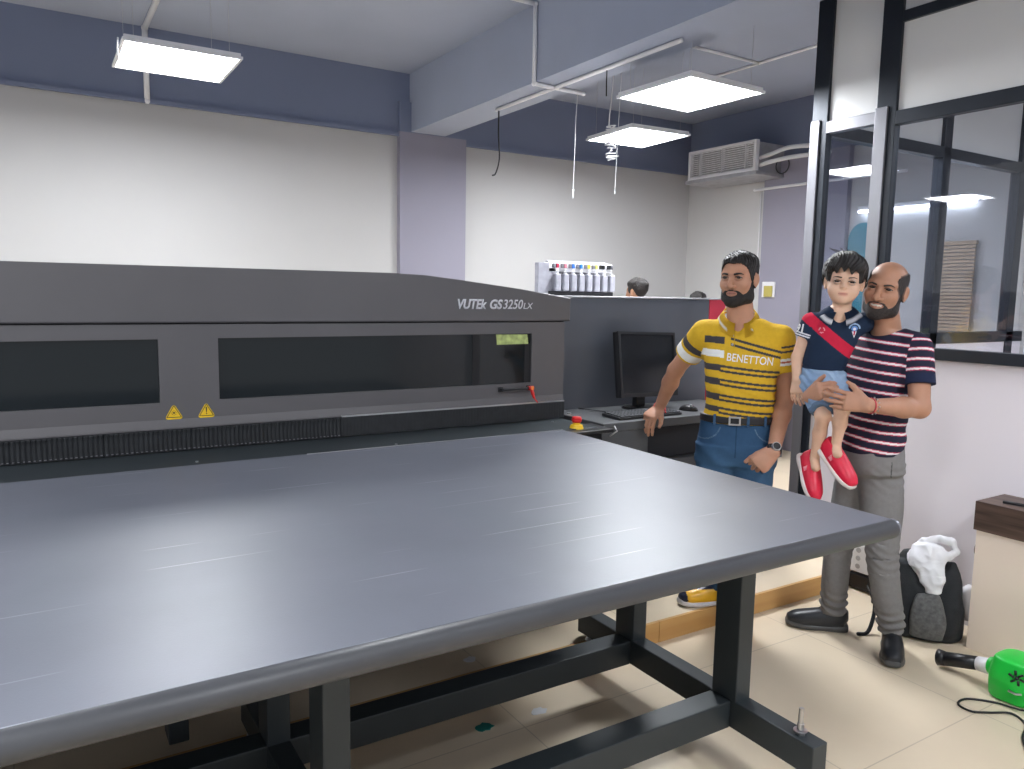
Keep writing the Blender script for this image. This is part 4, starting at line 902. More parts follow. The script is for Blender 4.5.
# polo
def sl_end(a,b,L): a,b=N(a),N(b); return a+(b-a)/np.linalg.norm(b-a)*L
sR=sl_end(shR,elR,.155); sL=sl_end(shL,elL,.150)
tor1=[((.143,.01,.985),.166,.120),((.146,.004,1.06),.160,.126),((.147,-.002,1.16),.160,.130),((.144,.0,1.27),.166,.126),((.143,.004,1.36),.172,.118),((.143,.012,1.43),.148,.092),((.141,.018,1.485),.088,.066)]
shirt=[(Loft(tor1,e=2.2,cap=.3),.02,'add'),(Cone((.06,.014,1.452),(-.015,.004,1.425),.050,.056),.03,'add'),(Cone((.225,.014,1.452),(.305,.004,1.415),.050,.056),.03,'add'),
 (Cyl(shR,sR,.064,.068),.035,'add'),(Cyl(shL,sL,.062,.064),.03,'add'),(Ell((.118,-.085,1.495),(.036,.050,.070),rot('X',-20)),.010,'cut'),(Cyl((.13,.02,1.445),(.12,.0,1.57),.074,.076),.01,'cut')]
YEL,DRK,WHT=(.62,.385,.028),(.055,.050,.055),(.76,.76,.74)
def polo(V):
    C0=tile(V,YEL); x,y,z=V[:,0],V[:,1],V[:,2]; dr,tr,Lr=dist_seg(V,shR,sR); dl,tl,Ll=dist_seg(V,shL,sL)
    inR=(dr<.075)&((x<-.02)|(tr>.1)); inL=(dl<.073)&(x>.315-.25*(1.40-z)*0)&(tl>.0); tors=~(inR&(x<-.028))&~(inL&(x>.309))
    fr=(y<.03)
    def band(m,c): C0[m]=c
    zz=z+.05*(x-.05)
    for i,(z1,z0) in enumerate(((1.418,1.386),(1.357,1.324),(1.291,1.261),(1.228,1.196),(1.157,1.125),(1.096,1.070))):
        bx=.064 if i<2 else .052
        m=tors&fr&(zz<z1)&(zz>z0)&(x<bx); band(m,WHT if i==1 else DRK)
        if i>1:
            zc=z1-.010; zr=z+.10*(x-.05)
            for o in(.004,-.018): m=tors&fr&(np.abs(zr-zc-o)<.0056)&(x>=bx); band(m,DRK)
    zr=z+.26*(x-.09)
    for o in(1.412,1.386): m=tors&fr&(np.abs(zr-o)<.0058)&(x>.09); band(m,DRK)
    d=Lr-tr; m=inR&(x<-.028); band(m&(d>.012)&(d<.056),WHT); band(m&(d>.072)&(d<.108),DRK)
    d=Ll-tl; m=inL&(x>.309); band(m&(np.abs(d-.040)<.006),WHT); band(m&(np.abs(d-.060)<.006),WHT); band(m&(np.abs(d-.050)<.004),(.45,.10,.04))
    for o in(.098,.120): band(m&(np.abs(d-o)<.005),DRK)
    # placket edge
    m=fr&(np.abs(x-.106)<.0018)&(z>1.37)&(y<-.05); C0[m]=(.45,.27,.02)
    return C0
def fold1(g,F):
    z=g[...,2]; x=g[...,0]; w=np.clip((1.30-z)/.25,0,1); F=F+.0035*w*np.sin(75*(z+.35*x)+3*np.sin(9*x+20*z))+.002*wob(g,22,7)
    return np.maximum(F,1.015-z)
po=build('polo_shirt',shirt,M['cloth'],p1,.0030,col=polo,post=fold1,relax=1)
bv=bvh_of(po); bt=text_bm('BENETTON',1,0,0,.006); refine(bt,.12); xs=[v.co.x for v in bt.verts]; k=.205/(max(xs)-min(xs))
decal('lettering',bt,Matrix.Translation((.073,-.3,1.312))@Matrix.Rotation(math.radians(90),4,'X')@Matrix.Rotation(math.radians(-5),4,'Z')@Matrix.Diagonal((k,k*1.25,1,1)),(0,1,0),bv,M['white'],p1)
collar(p1,(.126,.008,1.514),.069,.066,.056,.042,15,.050,lambda t,f: WHT if (.62<t<.74 or .86<t<.97) and f<.9 else YEL,flare=.034)
bm=B()
for z in(1.425,1.385): 
    h_=bv.ray_cast(Vector((.098,-.4,z)),Vector((0,1,0)))
    if h_[0]: bm=B(); cyl(bm,h_[0]+Vector((0,-.003,0)),h_[0]+Vector((0,.002,0)),.0055); obj_local('button',bm,M['cloudy'],p1)
# jeans and belt
JE=(.030,.075,.150)
hip=Loft([((.14,.01,1.028),.166,.122),((.141,.012,.96),.176,.130),((.141,.012,.88),.180,.132),((.140,.01,.82),.170,.118)],e=2.3,cap=.25)
tr=[(hip,.02,'add'),(Loft([((.055,.0,.90),.095,.115),((.050,-.01,.72),.086,.096),((.050,-.04,.52),.066,.070),((.075,-.0,.34),.062,.066),((.095,.03,.19),.056,.060)],cap=.1),.03,'add'),
 (Loft([((.228,.0,.90),.095,.115),((.228,-.03,.70),.084,.096),((.215,-.08,.48),.064,.070),((.198,-.07,.28),.058,.064),((.190,-.05,.11),.054,.060)],cap=.1),.03,'add')]
def jcol(V):
    x,y,z=V[:,0],V[:,1],V[:,2]; C0=tile(V,JE); w=np.clip(np.exp(-((z-.78)/.12)**2)*(y<0),0,1)*np.clip(wob(V,11,5)*.5+.7,0,1); C0=mixc(C0,tile(V,(.06,.13,.23)),w*.8)
    for s,c in((1,.245),(-1,.035)):   # pocket seams
        d=np.abs(np.hypot((x-(.30 if s>0 else -.02))*1.,(z-1.02)*1.)-.085); m=(d<.0022)&(y<.02)&(z<1.0); C0[m]=(.12,.18,.26)
    m=(np.abs(x-.135)<.002)&(y<0)&(z>.86); C0[m]=(.015,.04,.09); return C0
def jfold(g,F):
    z=g[...,2]; x=g[...,0]; return np.maximum(F+.003*np.sin(60*(z-.5*np.abs(x-.14))+2*np.sin(15*x))*np.exp(-((z-.84)/.1)**2)+.0025*wob(g,20,3),z-1.03)
build('jeans',tr,M['cloth'],p1,.0045,col=jcol,post=jfold)
blt=Loft([((.143,.01,1.10),.171,.131),((.142,.01,1.0),.177,.133),((.141,.01,.95),.178,.134)],e=2.25,cap=.1)
build('belt',[(blt,0,'add')],M['leather'],p1,.0035,N((-.06,-.15,1.0)),N((.35,.17,1.07)),post=lambda g,F:np.maximum(F,np.abs(g[...,2]-1.034+.0*g[...,0])-.017))
bm=B(); gridpanel(bm,.098,.152,1.014,1.054,[(.106,.144,1.021,1.047)],-.131,-.1245); obj_local('belt_buckle',bm,M['silver'],p1,False)
M['denim']=mat('denim_plain',JE,.85,nscale=80,namt=.15)
for x in(.035,.185,.262): 
    q=bvh_of(bpy.data.objects['belt']).ray_cast(Vector((x,-.4,1.034)),Vector((0,1,0)))
    if q[0]: bm=B(); box(bm,x-.006,x+.006,q[0].y-.0045,q[0].y+.004,1.008,1.058,bev=.0015); obj_local('belt_loop',bm,M['denim'],p1,False)

# wrist wear
def band(parent,name,c,ax,r,w,m,sq=1.):
    bm=B(); ax=Vector(ax).normalized(); bmesh.ops.create_cone(bm,cap_ends=False,segments=36,radius1=r,radius2=r,depth=w); bmesh.ops.solidify(bm,geom=bm.faces[:],thickness=-.0025)
    bm.transform(Matrix.Translation(c)@ax.to_track_quat('Z','Y').to_matrix().to_4x4()); return obj_local(name,bm,m,parent)
dR=N(wrR)-N(elR); dL=N(wrL)-N(elL); uR=dR/np.linalg.norm(dR); uL=dL/np.linalg.norm(dL)
band(p1,'thread_bracelet',N(wrR)-uR*.008,dR,.0305,.006,M['red']); band(p1,'thread_bracelet',N(wrR)-uR*.0,dR,.0300,.005,M['red'])
bm=B(); 
for s in range(5): bmesh.ops.create_icosphere(bm,subdivisions=2,radius=.005,matrix=Matrix.Translation(N(wrR)+N((.026,-.018,.006))+N((.002*s,-.002*s,-.006*s+.004*(s%2)))))
obj_local('bracelet_knot',bm,M['red'],p1)
wc=N(wrL)-uL*.012
wt=band(p1,'watch_strap',wc,dL,.0325,.020,M['leather'])
fd=nrm(N((.12,-1,.15))-uL*(N((.12,-1,.15))@uL)); bm=B(); cyl(bm,wc+fd*.029,wc+fd*.039,.0215,.020,seg=32); obj_local('watch_case',bm,M['silver'],p1,False)
bm=B(); cyl(bm,wc+fd*.0391,wc+fd*.0398,.0165,seg=32); obj_local('watch_face',bm,M['black'],p1,False)
# shoes
YS,NV=(.72,.38,.02),(.012,.015,.035)
def ysh(loc,cc):
    def f(V):
        q=loc(V); C0=tile(V,YS); C0[(np.abs(q[:,0])<.022)&(q[:,1]<-.02)&(q[:,1]>-.135)&(q[:,2]>.045)]=NV; C0[(q[:,1]<-.193)]=NV; C0[(q[:,2]>.085)]=NV; return C0
    return f
lw=M['lace']; M['lace']=M['white']
shoe((.105,.035,.1),-62,1.0,None,p1,cc=YS,sole=(.62,.60,.62),extra=ysh); shoe((.210,-.055,0.),-14,1.0,None,p1,cc=YS,sole=(.62,.60,.62),extra=ysh)
M['lace']=lw
# ===== person in the striped tee =====
a2=(3.22,2.02); yaw2=math.atan2(-.84711,.53142)
p2=empty('person',(a2[0],a2[1],0),'bald bearded person in navy tee with white and red stripes, grey trousers, carrying the child','person',rz=yaw2)
hc2=(-.030,-.07,1.643); hR2=rot('Y',10)@rot('Z',-14)@rot('X',4); HP2,ez2,mz2,my2,mw2=head_prims(jaw=1.0,cheek=1.03,nose=1.15,smile=1.)
k2=1.02; lat2=(.60,-.80,0)
sR2,eR2,wR2=(-.125,.12,1.405),(-.250,.02,1.150),(-.300,-.225,1.175)
sL2,eL2,wL2=(.112,-.095,1.395),(.132,-.165,1.150),(-.062,-.345,1.168)
T2=[((-.04,.0,.90),.155,.112),((-.045,-.005,1.02),.153,.116),((-.045,-.005,1.12),.153,.115),((-.042,0,1.23),.158,.110),((-.035,0,1.33),.163,.106),((-.018,.0,1.41),.150,.088),((-.008,.0,1.462),.085,.062)]
inner=lambda T,d: [(p,a-d,b-d) for p,a,b in T]
b2=place(HP2,hc2,hR2,k2)+[(Cone((-.008,.0,1.43),(-.028,-.045,1.56),.060,.055),.02,'add'),(Loft(inner(T2,.012),lat=lat2,cap=.3),.03,'add'),(Ell(sR2,(.05,.05,.05)),.03,'add'),(Ell(sL2,(.048,.048,.05)),.03,'add')]
b2+=arm(sR2,eR2,wR2,(.048,.044,.040,.027))+arm(sL2,eL2,wL2,(.048,.046,.043,.028))
b2+=[(hand(wL2,(-.96,-.08,.16),(-.02,-1,.12),1,curl=((4,10,8),(8,14,10),(10,16,12),(14,22,14)),k=.97,spread=4,thumb=(.70,.70,.05),tcurl=10),.012,'add'),
     (hand(wR2,(.55,-.70,.42),(-.62,-.72,.10),-1,curl=((58,40,20),(60,42,20),(62,42,20),(64,42,20)),k=.95,spread=1,thumb=(.7,.6,-.3),tcurl=15),.012,'add')]
LEG=[[(-.085,.025,.87),(-.150,.055,.44),(-.160,.12,.10)],[(.005,-.02,.87),(.040,-.055,.46),(.098,.02,.09)]]
for a,b,c in LEG: b2+=[(Cone(a,b,.072,.050),.03,'add'),(Cone(b,c,.048,.032),.02,'add')]
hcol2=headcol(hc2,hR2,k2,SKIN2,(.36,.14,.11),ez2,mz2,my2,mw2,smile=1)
def skin2(V):
    C0=tile(V,(.42,.215,.135)); q=((V-N(hc2))@hR2)/k2; st=np.clip((np.interp(q[:,1],[-.12,-.05,-.02,.02,.08],[.5,.5,.07,.075,.085])*-1+0)+0,-9,9)
    side=(q[:,1]>-.060+.30*np.clip(.02-q[:,2],0,.1))&(q[:,2]>-.06)&(q[:,2]<np.interp(q[:,1],[-.06,-.04,0,.05,.1],[.045,.068,.078,.085,.09]))&(np.abs(q[:,0])>.045)&(np.linalg.norm(q,axis=1)<.16)&~((np.abs(q[:,0])>.079)&(q[:,2]<.03))
    C0=mixc(C0,tile(V,(.050,.036,.032)),side*.85); C0=hcol2(V,C0)
    for w_ in(wL2,wR2): d=np.linalg.norm(V-N(w_),axis=1); C0=mixc(C0,tile(V,(.47,.25,.165)),np.clip(1.4-d/.13,0,1)*.5)
    return C0
build('body',b2,M['skin'],p2,.0030,col=skin2,relax=1)
base2=union(HP2,None); bb2=lambda g: base2(((g-N(hc2))@hR2)/k2)*k2; lo,hi=headbox(hc2,k2)
M['stubble']=mat('greying_beard',(.030,.023,.021),.65,nscale=140,namt=.6,bump=.9,bscale=600)
build('beard',[(Fn(lo,hi,beardfn(bb2,hc2,hR2,k2,.0065,mz2,my2,mw2-.004,0,cheek=-.002)),0,'add')],M['stubble'],p2,.0022,lo,hi,relax=1)
hl_b=([-.12,-.062,-.056,-.040,-.030,-.012,.0,.018,.035,.06,.12],[.2,.2,.030,-.004,-.012,-.016,.020,.018,-.015,-.050,-.055])
def sidehair(g):
    q=((g-N(hc2))@hR2)/k2; top=np.interp(q[...,1],[-.06,-.03,.02,.07,.11],[.052,.066,.074,.078,.07]); n=wob(q,200,21)*.002
    return np.maximum(hairfield(bb2,hc2,hR2,k2,hl_b,.0065,.0012)(g),(q[...,2]-top+n)*.5)
build('hair',[(Fn(lo,hi,sidehair),0,'add')],M['stubble'],p2,.0022,lo,hi,relax=1)
eyes(p2,hc2,hR2,k2,ez2,(0,-1,0)); lashes(p2,hc2,hR2,k2,ez2); brows(p2,hc2,hR2,k2,.021,r=.0038,arch=.005,m=M['stubble'])
NAVY=(.022,.022,.042)
zR,zL=sl_end(sR2,eR2,.16),sl_end(sL2,eL2,.155)
tee=[(Loft([(p,a+.004,b+.004) for p,a,b in T2],lat=lat2,e=2.2,cap=.3),.02,'add'),(Cone((.0,-.01,1.44),(.085,-.075,1.412),.052,.056),.03,'add'),(Cone((-.04,.03,1.44),(-.10,.10,1.412),.052,.055),.03,'add'),
 (Cyl(sR2,zR,.058,.062),.03,'add'),(Cyl(sL2,zL,.060,.064),.03,'add'),(Cyl((-.006,.0,1.42),(-.022,-.045,1.56),.066,.075),.012,'cut'),(Ell((-.030,-.075,1.485),(.055,.04,.035)),.01,'cut')]
def teec(V):
    C0=tile(V,NAVY); x,y,z=V[:,0],V[:,1],V[:,2]
    dl,tl,Ll=dist_seg(V,sL2,zL); dr,tr_,Lr=dist_seg(V,sR2,zR)
    inL=(dl<.075)&(x>.070+.25*np.clip(z-1.38,0,.1))&(z<1.46); d=Ll-tl
    s=z+.10*(x-.07)-.6*np.clip(.0-y-.09,0,.1)*0; ph=np.mod(s-1.237+.0215,.043)-.0215; ph=np.where(inL,np.mod(d-.058+.0215,.043)-.0215,ph)
    ok=np.where(inL,d>.045,(z>.935))
    C0[ok&(np.abs(ph)<.0078)]=(.48,.045,.10); C0[ok&(np.abs(ph)<.0042)]=(.78,.72,.74)
    C0[inL&(d<.040)]=(.016,.022,.055); return C0
def teef(g,F):
    z=g[...,2];x=g[...,0]; w=np.clip((1.25-z)/.2,0,1); F=F+.003*w*np.sin(60*(z-.5*x)+2*np.sin(14*x+10*z))+.002*wob(g,20,9); return np.maximum(F,.922+.02*(x+.04)-z)
build('striped_tee',tee,M['cloth'],p2,.0028,col=teec,post=teef,relax=1)
# collar rib
bm=B(); pts=[]; 
tb_=bvh_of(bpy.data.objects['striped_tee'])
GR=(.20,.195,.195)
tr=[(Loft([((-.042,.0,1.0),.145,.108),((-.042,.0,.90),.158,.118),((-.040,.0,.84),.155,.115)],lat=lat2,e=2.2,cap=.25),.02,'add'),
 (Loft([((-.085,.03,.87),.085,.098),((-.115,.04,.66),.078,.085),((-.150,.06,.46),.064,.068),((-.158,.085,.28),.060,.062),((-.160,.12,.135),.056,.060),((-.160,.125,.085),.054,.058)],lat=lat2,cap=.1),.025,'add'),
 (Loft([((.0,-.025,.87),.085,.098),((.020,-.045,.66),.080,.088),((.035,-.055,.46),.066,.070),((.062,-.03,.28),.061,.064),((.090,.0,.15),.057,.060),((.096,.01,.10),.055,.058)],lat=lat2,cap=.1),.025,'add')]
def gf(g,F):
    z=g[...,2];x=g[...,0]; w=np.exp(-((z-.14)/.055)**2)+.35*np.exp(-((z-.45)/.08)**2)+.3*np.exp(-((z-.82)/.07)**2); return np.maximum(F+.006*w*np.sin(150*z+5*x*8+2.5*np.sin(30*x))+.003*wob(g,17,6),.085-z)
def gcol(V):
    C0=tile(V,GR); x,y,z=V[:,0],V[:,1],V[:,2]; m=(np.abs(x-.045-.0*z)<.0018)&(y<-.08)&(z>.83)&(z<.9); C0[m]=(.06,.06,.06); return C0
build('trousers',tr,M['cloth'],p2,.0042,col=gcol,post=gf)
dL2=N(wL2)-N(eL2); u2=dL2/np.linalg.norm(dL2); band(p2,'thread_bracelet',N(wL2)-u2*.012,dL2,.0315,.004,M['redpanel'])
bm=B(); cW=N(wL2)-u2*.028; 
for s in range(12):
    a=math.pi*2*s/12; n1=nrm(np.cross(u2,N((0,0,1)))); n2=np.cross(u2,n1); bmesh.ops.create_icosphere(bm,subdivisions=1,radius=.0040,matrix=Matrix.Translation(cW+(n1*math.cos(a)+n2*math.sin(a))*.034))
obj_local('chain_bracelet',bm,M['silver'],p2)
shoe((-.152,.125,0.),-78,1.0,None,p2,cc=(.020,.022,.026),sole=(.075,.075,.075)); shoe((.100,.025,0.),2,1.0,None,p2,cc=(.016,.018,.022),sole=(.075,.075,.075))
# ===== child =====
off=N((-.25,-.20,.76)); r2=N((.53142,-.84711)); v2=N((.84711,.53142)); w2=N(a2)+r2*off[0]+v2*off[1]
ch=empty('person',(w2[0],w2[1],off[2]),'small child in navy polo with red diagonal band, held by the striped person','person',rz=yaw2)
n0=set(bpy.data.objects.keys())
kc=.93; hc3=(-.193,-.150,1.673); hR3=rot('Y',4)@rot('Z',4); HP3,ez3,mz3,my3,mw3=head_prims(child=True)
cs=[(-.318,-.135,1.497),(-.366,-.140,1.335),(-.362,-.165,1.240)]; cl=[(-.118,-.10,1.497),(-.085,.08,1.50),(-.045,.165,1.47)]
TC=[((-.262,-.125,1.22),.084,.072),((-.258,-.130,1.30),.086,.076),((-.240,-.130,1.38),.092,.074),((-.222,-.128,1.460),.100,.070),((-.207,-.130,1.525),.074,.052),((-.200,-.132,1.552),.052,.046)]
b3=place(HP3,hc3,hR3,kc)+[(Cone((-.205,-.128,1.48),(-.195,-.140,1.60),.041,.039),.015,'add'),(Loft(inner(TC,.006),cap=.3),.02,'add')]
b3+=[(Cone(cs[0],cs[1],.034,.027),.02,'add'),(Cone(cs[1],cs[2],.027,.019),.01,'add'),(Cone(cl[0],cl[1],.034,.027),.02,'add'),(Cone(cl[1],cl[2],.027,.019),.01,'add')]
b3+=[(hand(cs[2],(.05,-.15,-1),(-.25,-.95,.1),-1,curl=(14,20,14),k=.66,spread=4,thumb=(.75,.55,-.3)),.006,'add'),(hand(cl[2],(.5,.6,-.4),(0,.9,.4),1,curl=(10,10,10),k=.66),.006,'add')]
LG=[[(-.290,-.135,1.235),(-.236,-.265,1.100),(-.264,-.200,.895)],[(-.215,-.125,1.23),(-.160,-.290,1.140),(-.178,-.245,.972)]]
for (a,b,c) in LG: m_=(N(b)*.6+N(c)*.4)+N((0,.010,0)); b3+=[(Cone(a,b,.056,.032),.02,'add'),(Cone(b,m_,.030,.028),.015,'add'),(Cone(m_,c,.028,.0195),.015,'add'),(Cone(c,N(c)+N((.01,-.03,-.03)),.0195,.020),.01,'add')]
hcol3=headcol(hc3,hR3,kc,SKIN3,(.50,.19,.15),ez3,mz3,my3,mw3)
build('body',b3,M['skin'],ch,.0026,col=lambda V: hcol3(V,tile(V,(.66,.42,.30))),relax=1)
base3=union(HP3,None); bb3=lambda g: base3(((g-N(hc3))@hR3)/kc)*kc; lo,hi=headbox(hc3,1)
def childhair(g):
    q=((g-N(hc3))@hR3)/kc; x,y,z=q[...,0],q[...,1],q[...,2]; n=wob(q*np.array([1,1,.25]),150,11)
    fr=.054+.010*np.sin(x*120+1)*np.sin(x*47)+.008*np.sin(x*210)-.10*np.abs(x); hl=np.interp(y,[-.12,-.07,-.052,-.040,-.02,.0,.02,.05,.12],[0,0,0,-.004,.004,.018,-.02,-.05,-.055]); hl=np.where(y<-.052,fr,hl)
    o=smin(bb3(g),Ell(N(hc3)+N((0,.012,.046)),N((.072,.088,.072)))(g),.02)
    st=.0025*np.sin(x*500+8*np.sin(y*40)+5*np.sin(z*50)); th=.006+.010*np.clip((z-.02)/.05,0,1); f=np.maximum(o-(th+.003*n+st),(hl-z+.003*n+st)*.7); return np.maximum(f,-(earx(q+np.array([0,0,-.008]))+.004))
build('hair',[(Fn(lo,hi+.02,childhair),0,'add')],M['hair'],ch,.0025,lo,hi+.02,relax=1)
bm=B(); 
for s in range(9):
    a=s*.7; p=N(hc3)+N((-.01+.02*math.cos(a),.01+.02*math.sin(a),.122)); tube(bm,[p,p+N((-.008+.010*math.cos(a),0,.012)),p+N((-.022+.02*math.cos(a),-.002,.020+.004*(s%3)))],[.0028,.002,.0008],5)
obj_local('hair_tuft',bm,M['hair'],ch)
eyes(ch,hc3,hR3,kc,ez3,(0,-1,.02),y0=-.0760); lashes(ch,hc3,hR3,kc,ez3,r=.0015,dy=-.0035); brows(ch,hc3,hR3,kc,.0185,r=.0026,arch=.003,m=M['hair'])
NV3=(.014,.026,.055); RD=(.55,.020,.055)
cR,cL=sl_end(cs[0],cs[1],.075),sl_end(cl[0],cl[1],.07)
tp=[(Loft([(p,a+.004,b+.004) for p,a,b in TC],e=2.2,cap=.3),.015,'add'),(Cone((-.235,-.128,1.487),(-.305,-.133,1.478),.036,.038),.02,'add'),(Cone((-.18,-.128,1.487),(-.13,-.11,1.482),.036,.038),.02,'add'),(Cyl(cs[0],cR,.043,.046),.02,'add'),(Cyl(cl[0],cL,.042,.045),.02,'add'),
 (Ell((-.200,-.190,1.530),(.028,.035,.030)),.008,'cut'),(Cyl((-.203,-.13,1.50),(-.197,-.14,1.60),.043,.046),.008,'cut')]
def cpol(V):
    C0=tile(V,NV3); x,y,z=V[:,0],V[:,1],V[:,2]; a=N((-.322,1.512)); b=N((-.150,1.372)); d=(b-a)/np.linalg.norm(b-a); q=np.stack([x,z],1)-a; s=q@d; t=q[:,0]*d[1]-q[:,1]*d[0]
    dr,tr_,Lr=dist_seg(V,cs[0],cR); slv=(dr<.052)&(x<-.305)&(tr_>0)
    m=(np.abs(t)<.024)&(y<-.10)&(s>-.03)&~(slv&(tr_>.02)); C0[m]=RD
    # embroidered marks on the band, small crest on the chest
    c=N((-.268,1.465)); rr=np.hypot(x-c[0],z-c[1]); th=np.arctan2(z-c[1],x-c[0]); m2=m&(np.abs(rr-.011)<.0022)&(np.sin(3*th)>-.3); C0[m2]=(.72,.35,.38)
    c=N((-.139,1.475)); rr=np.hypot(x-c[0],z-c[1]); f=(y<-.10); C0[f&(np.abs(rr-.020)<.003)&(z>c[1])]=(.30,.42,.60); C0[f&(rr<.012)]=(.12,.25,.55); C0[f&(np.hypot(x-c[0],z-c[1]+.002)<.006)]=(.7,.7,.75)
    C0[f&(np.abs(x-c[0])<.010*np.clip((z-c[1]+.040)/.03,0,1))&(z<c[1]-.012)&(z>c[1]-.040)]=(.70,.68,.72); C0[f&(np.abs(x-c[0])<.003)&(z<c[1]-.010)&(z>c[1]-.030)]=(.5,.03,.07)
    dd=Lr-tr_; C0[slv&(np.abs(dd-.008)<.0028)]=(.7,.7,.74); C0[slv&(np.abs(dd-.018)<.0028)]=(.7,.7,.74); return C0
def cpf(g,F): return np.maximum(F+.0018*wob(g,35,3),1.292-.02*(g[...,0]+.25)-g[...,2])
cp=build('polo_shirt',tp,M['cloth'],ch,.0024,col=cpol,post=cpf,relax=1)
bv3=bvh_of(cp); bt=text_bm('91',1,0,0,.03); refine(bt,.15); vw=Vector((.62,.78,0)); 
xs=[v.co.x for v in bt.verts]; k=.042/(max(xs)-min(xs)); ry=Matrix(((vw.y,0,-vw.x,0),(-vw.x,0,-vw.y,0),(0,1,0,0),(0,0,0,1)))
decal('sleeve_number',bt,Matrix.Translation(N((-.334,-.13,1.452))-N((.021*vw.y,-.021*vw.x,0)))@ry@Matrix.Diagonal((k,k,1,1)),vw,bv3,M['white'],ch,off=.002)
collar(ch,(-.199,-.138,1.562),.045,.043,.020,.036,20,.026,lambda t,f:(.7,.7,.74) if (.55<t<.68 or .80<t<.93) else NV3,flare=.044,n=44)
DN=(.17,.27,.43)
sh=[(Loft([((-.258,-.125,1.305),.082,.072),((-.258,-.130,1.25),.094,.082),((-.252,-.140,1.215),.090,.080)],e=2.2,cap=.3),.02,'add'),
 (Cyl((-.288,-.140,1.235),(-.240,-.256,1.118),.068,.050),.02,'add'),(Cyl((-.215,-.14,1.232),(-.172,-.268,1.142),.064,.050),.02,'add')]
def dcol(V):
    C0=tile(V,DN); w=np.clip(wob(V,30,8)*.6+.4,0,1); C0=mixc(C0,tile(V,(.38,.50,.66)),w*.85); w=np.clip(wob(V*N((1,1,2.2)),70,18)*.9-.1,0,1); C0=mixc(C0,tile(V,(.09,.15,.27)),w*.8); d,t,L=dist_seg(V,(-.288,-.14,1.235),(-.240,-.256,1.118)); C0[(t>L-.018)&(d<.07)]=(.11,.17,.26); return C0
build('denim_shorts',sh,M['cloth'],ch,.003,col=dcol,post=lambda g,F:np.maximum(F+.0040*np.sin(150*g[...,2]+70*g[...,0]+2*np.sin(60*g[...,0]))+.002*wob(g,50,2),g[...,2]-1.308))
def basis(d,up): d=nrm(d); u=nrm(N(up)-d*(N(up)@d)); x=np.cross(-d,u); return np.stack([x,-d,u],1)
_r=rot
def shoeM(c,Rm,k,parent,**kw):
    global rot
    old=rot; st={'n':0}
    def fake(ax,deg): st['n']+=1; return Rm if st['n']==1 else np.eye(3)
    rot=fake
    try: shoe(c,0,k,None,parent,**kw)
    finally: rot=old
lw=M['lace']; M['lace']=M['lacered']
shoeM(N((-.264,-.190,.892))-basis((.32,-.50,-.80),(.75,-.45,.55))@N((0,0,.075)),basis((.32,-.50,-.80),(.75,-.45,.55)),.80,ch,cc=(.62,.012,.045),sole=(.68,.62,.60),style='velcro')
shoeM(N((-.178,-.240,.970))-basis((.62,-.42,-.66),(.55,-.35,.76))@N((0,0,.078)),basis((.62,-.42,-.66),(.55,-.35,.76)),.82,ch,cc=(.62,.012,.045),sole=(.68,.62,.60),style='velcro')
M['lace']=lw
for o in bpy.data.objects:
    if o.parent==ch and o.type=='MESH': o.data.transform(Matrix.Translation(-off))
# ===== two people far behind the printer, only the tops of their heads show =====
def far_person(loc,hz,label,yaw,shirt_c):
    e=empty('person',(*loc,.1),label,'person',rz=yaw); s=(hz-.1)/1.74
    S=lambda p: N(p)*s
    hcx=S((0,-.01,1.61)); HPx,*_=head_prims(); R_=rot('Z',180 if loc[0]<4.8 else 150)
    bd=place(HPx,hcx,R_,s)+[(Cone(S((0,.0,1.40)),S((0,0,1.53)),.058*s,.054*s),.02,'add'),(Loft([(S((0,0,.86)),.15*s,.11*s),(S((0,0,1.1)),.14*s,.10*s),(S((0,0,1.32)),.16*s,.10*s),(S((0,.0,1.43)),.09*s,.06*s)],cap=.3),.03,'add')]
    for q in(-1,1): 
        bd+=arm(S((q*.175,0,1.38)),S((q*.20,.02,1.09)),S((q*.18,-.12,.86)),(.05*s,.044*s,.04*s,.027*s)); bd+=[(hand(S((q*.18,-.12,.86)),(0,-.3,-1),(q*.9,-.2,0),-q,k=.95*s),.01,'add')]
        bd+=[(Cone(S((q*.085,0,.88)),S((q*.09,-.01,.48)),.075*s,.052*s),.03,'add'),(Cone(S((q*.09,-.01,.48)),S((q*.09,0,.06)),.05*s,.034*s),.02,'add'),(Cone(S((q*.09,.02,.035)),S((q*.09,-.15,.03)),.034*s,.028*s),.02,'add')]
    build('body',bd,M['skin'],e,.008,col=lambda V: tile(V,SKIN1))
    bx=union(HPx,None); f=lambda g: bx(((g-hcx)@R_)/s)*s; lo,hi=headbox(hcx,1)
    build('hair',[(Fn(lo,hi,hairfield(f,hcx,R_,s,hl,.016,.004,110,seed=int(loc[0]*10))),0,'add')],M['hair'],e,.004,lo,hi)
    build('shirt',[(Loft([(S((0,0,.88)),.168*s,.128*s),(S((0,0,1.1)),.158*s,.12*s),(S((0,0,1.32)),.175*s,.118*s),(S((0,.0,1.42)),.11*s,.08*s),(S((0,.0,1.45)),.075*s,.065*s)],e=2.2,cap=.2),.02,'add')]+[(Cyl(S((q*.165,0,1.38)),S((q*.19,.015,1.20)),.062*s,.066*s),.03,'add') for q in(-1,1)],M['cloth'],e,.008,col=lambda V: tile(V,shirt_c))
    build('trousers',[(Loft([(S((0,0,.96)),.155*s,.12*s),(S((0,0,.84)),.17*s,.125*s)],cap=.3),.02,'add')]+[(Loft([(S((q*.085,0,.88)),.09*s,.10*s),(S((q*.09,-.01,.48)),.066*s,.07*s),(S((q*.09,0,.10)),.056*s,.06*s)],cap=.1),.02,'add') for q in(-1,1)],M['cloth'],e,.008,col=lambda V: tile(V,(.03,.03,.04)))
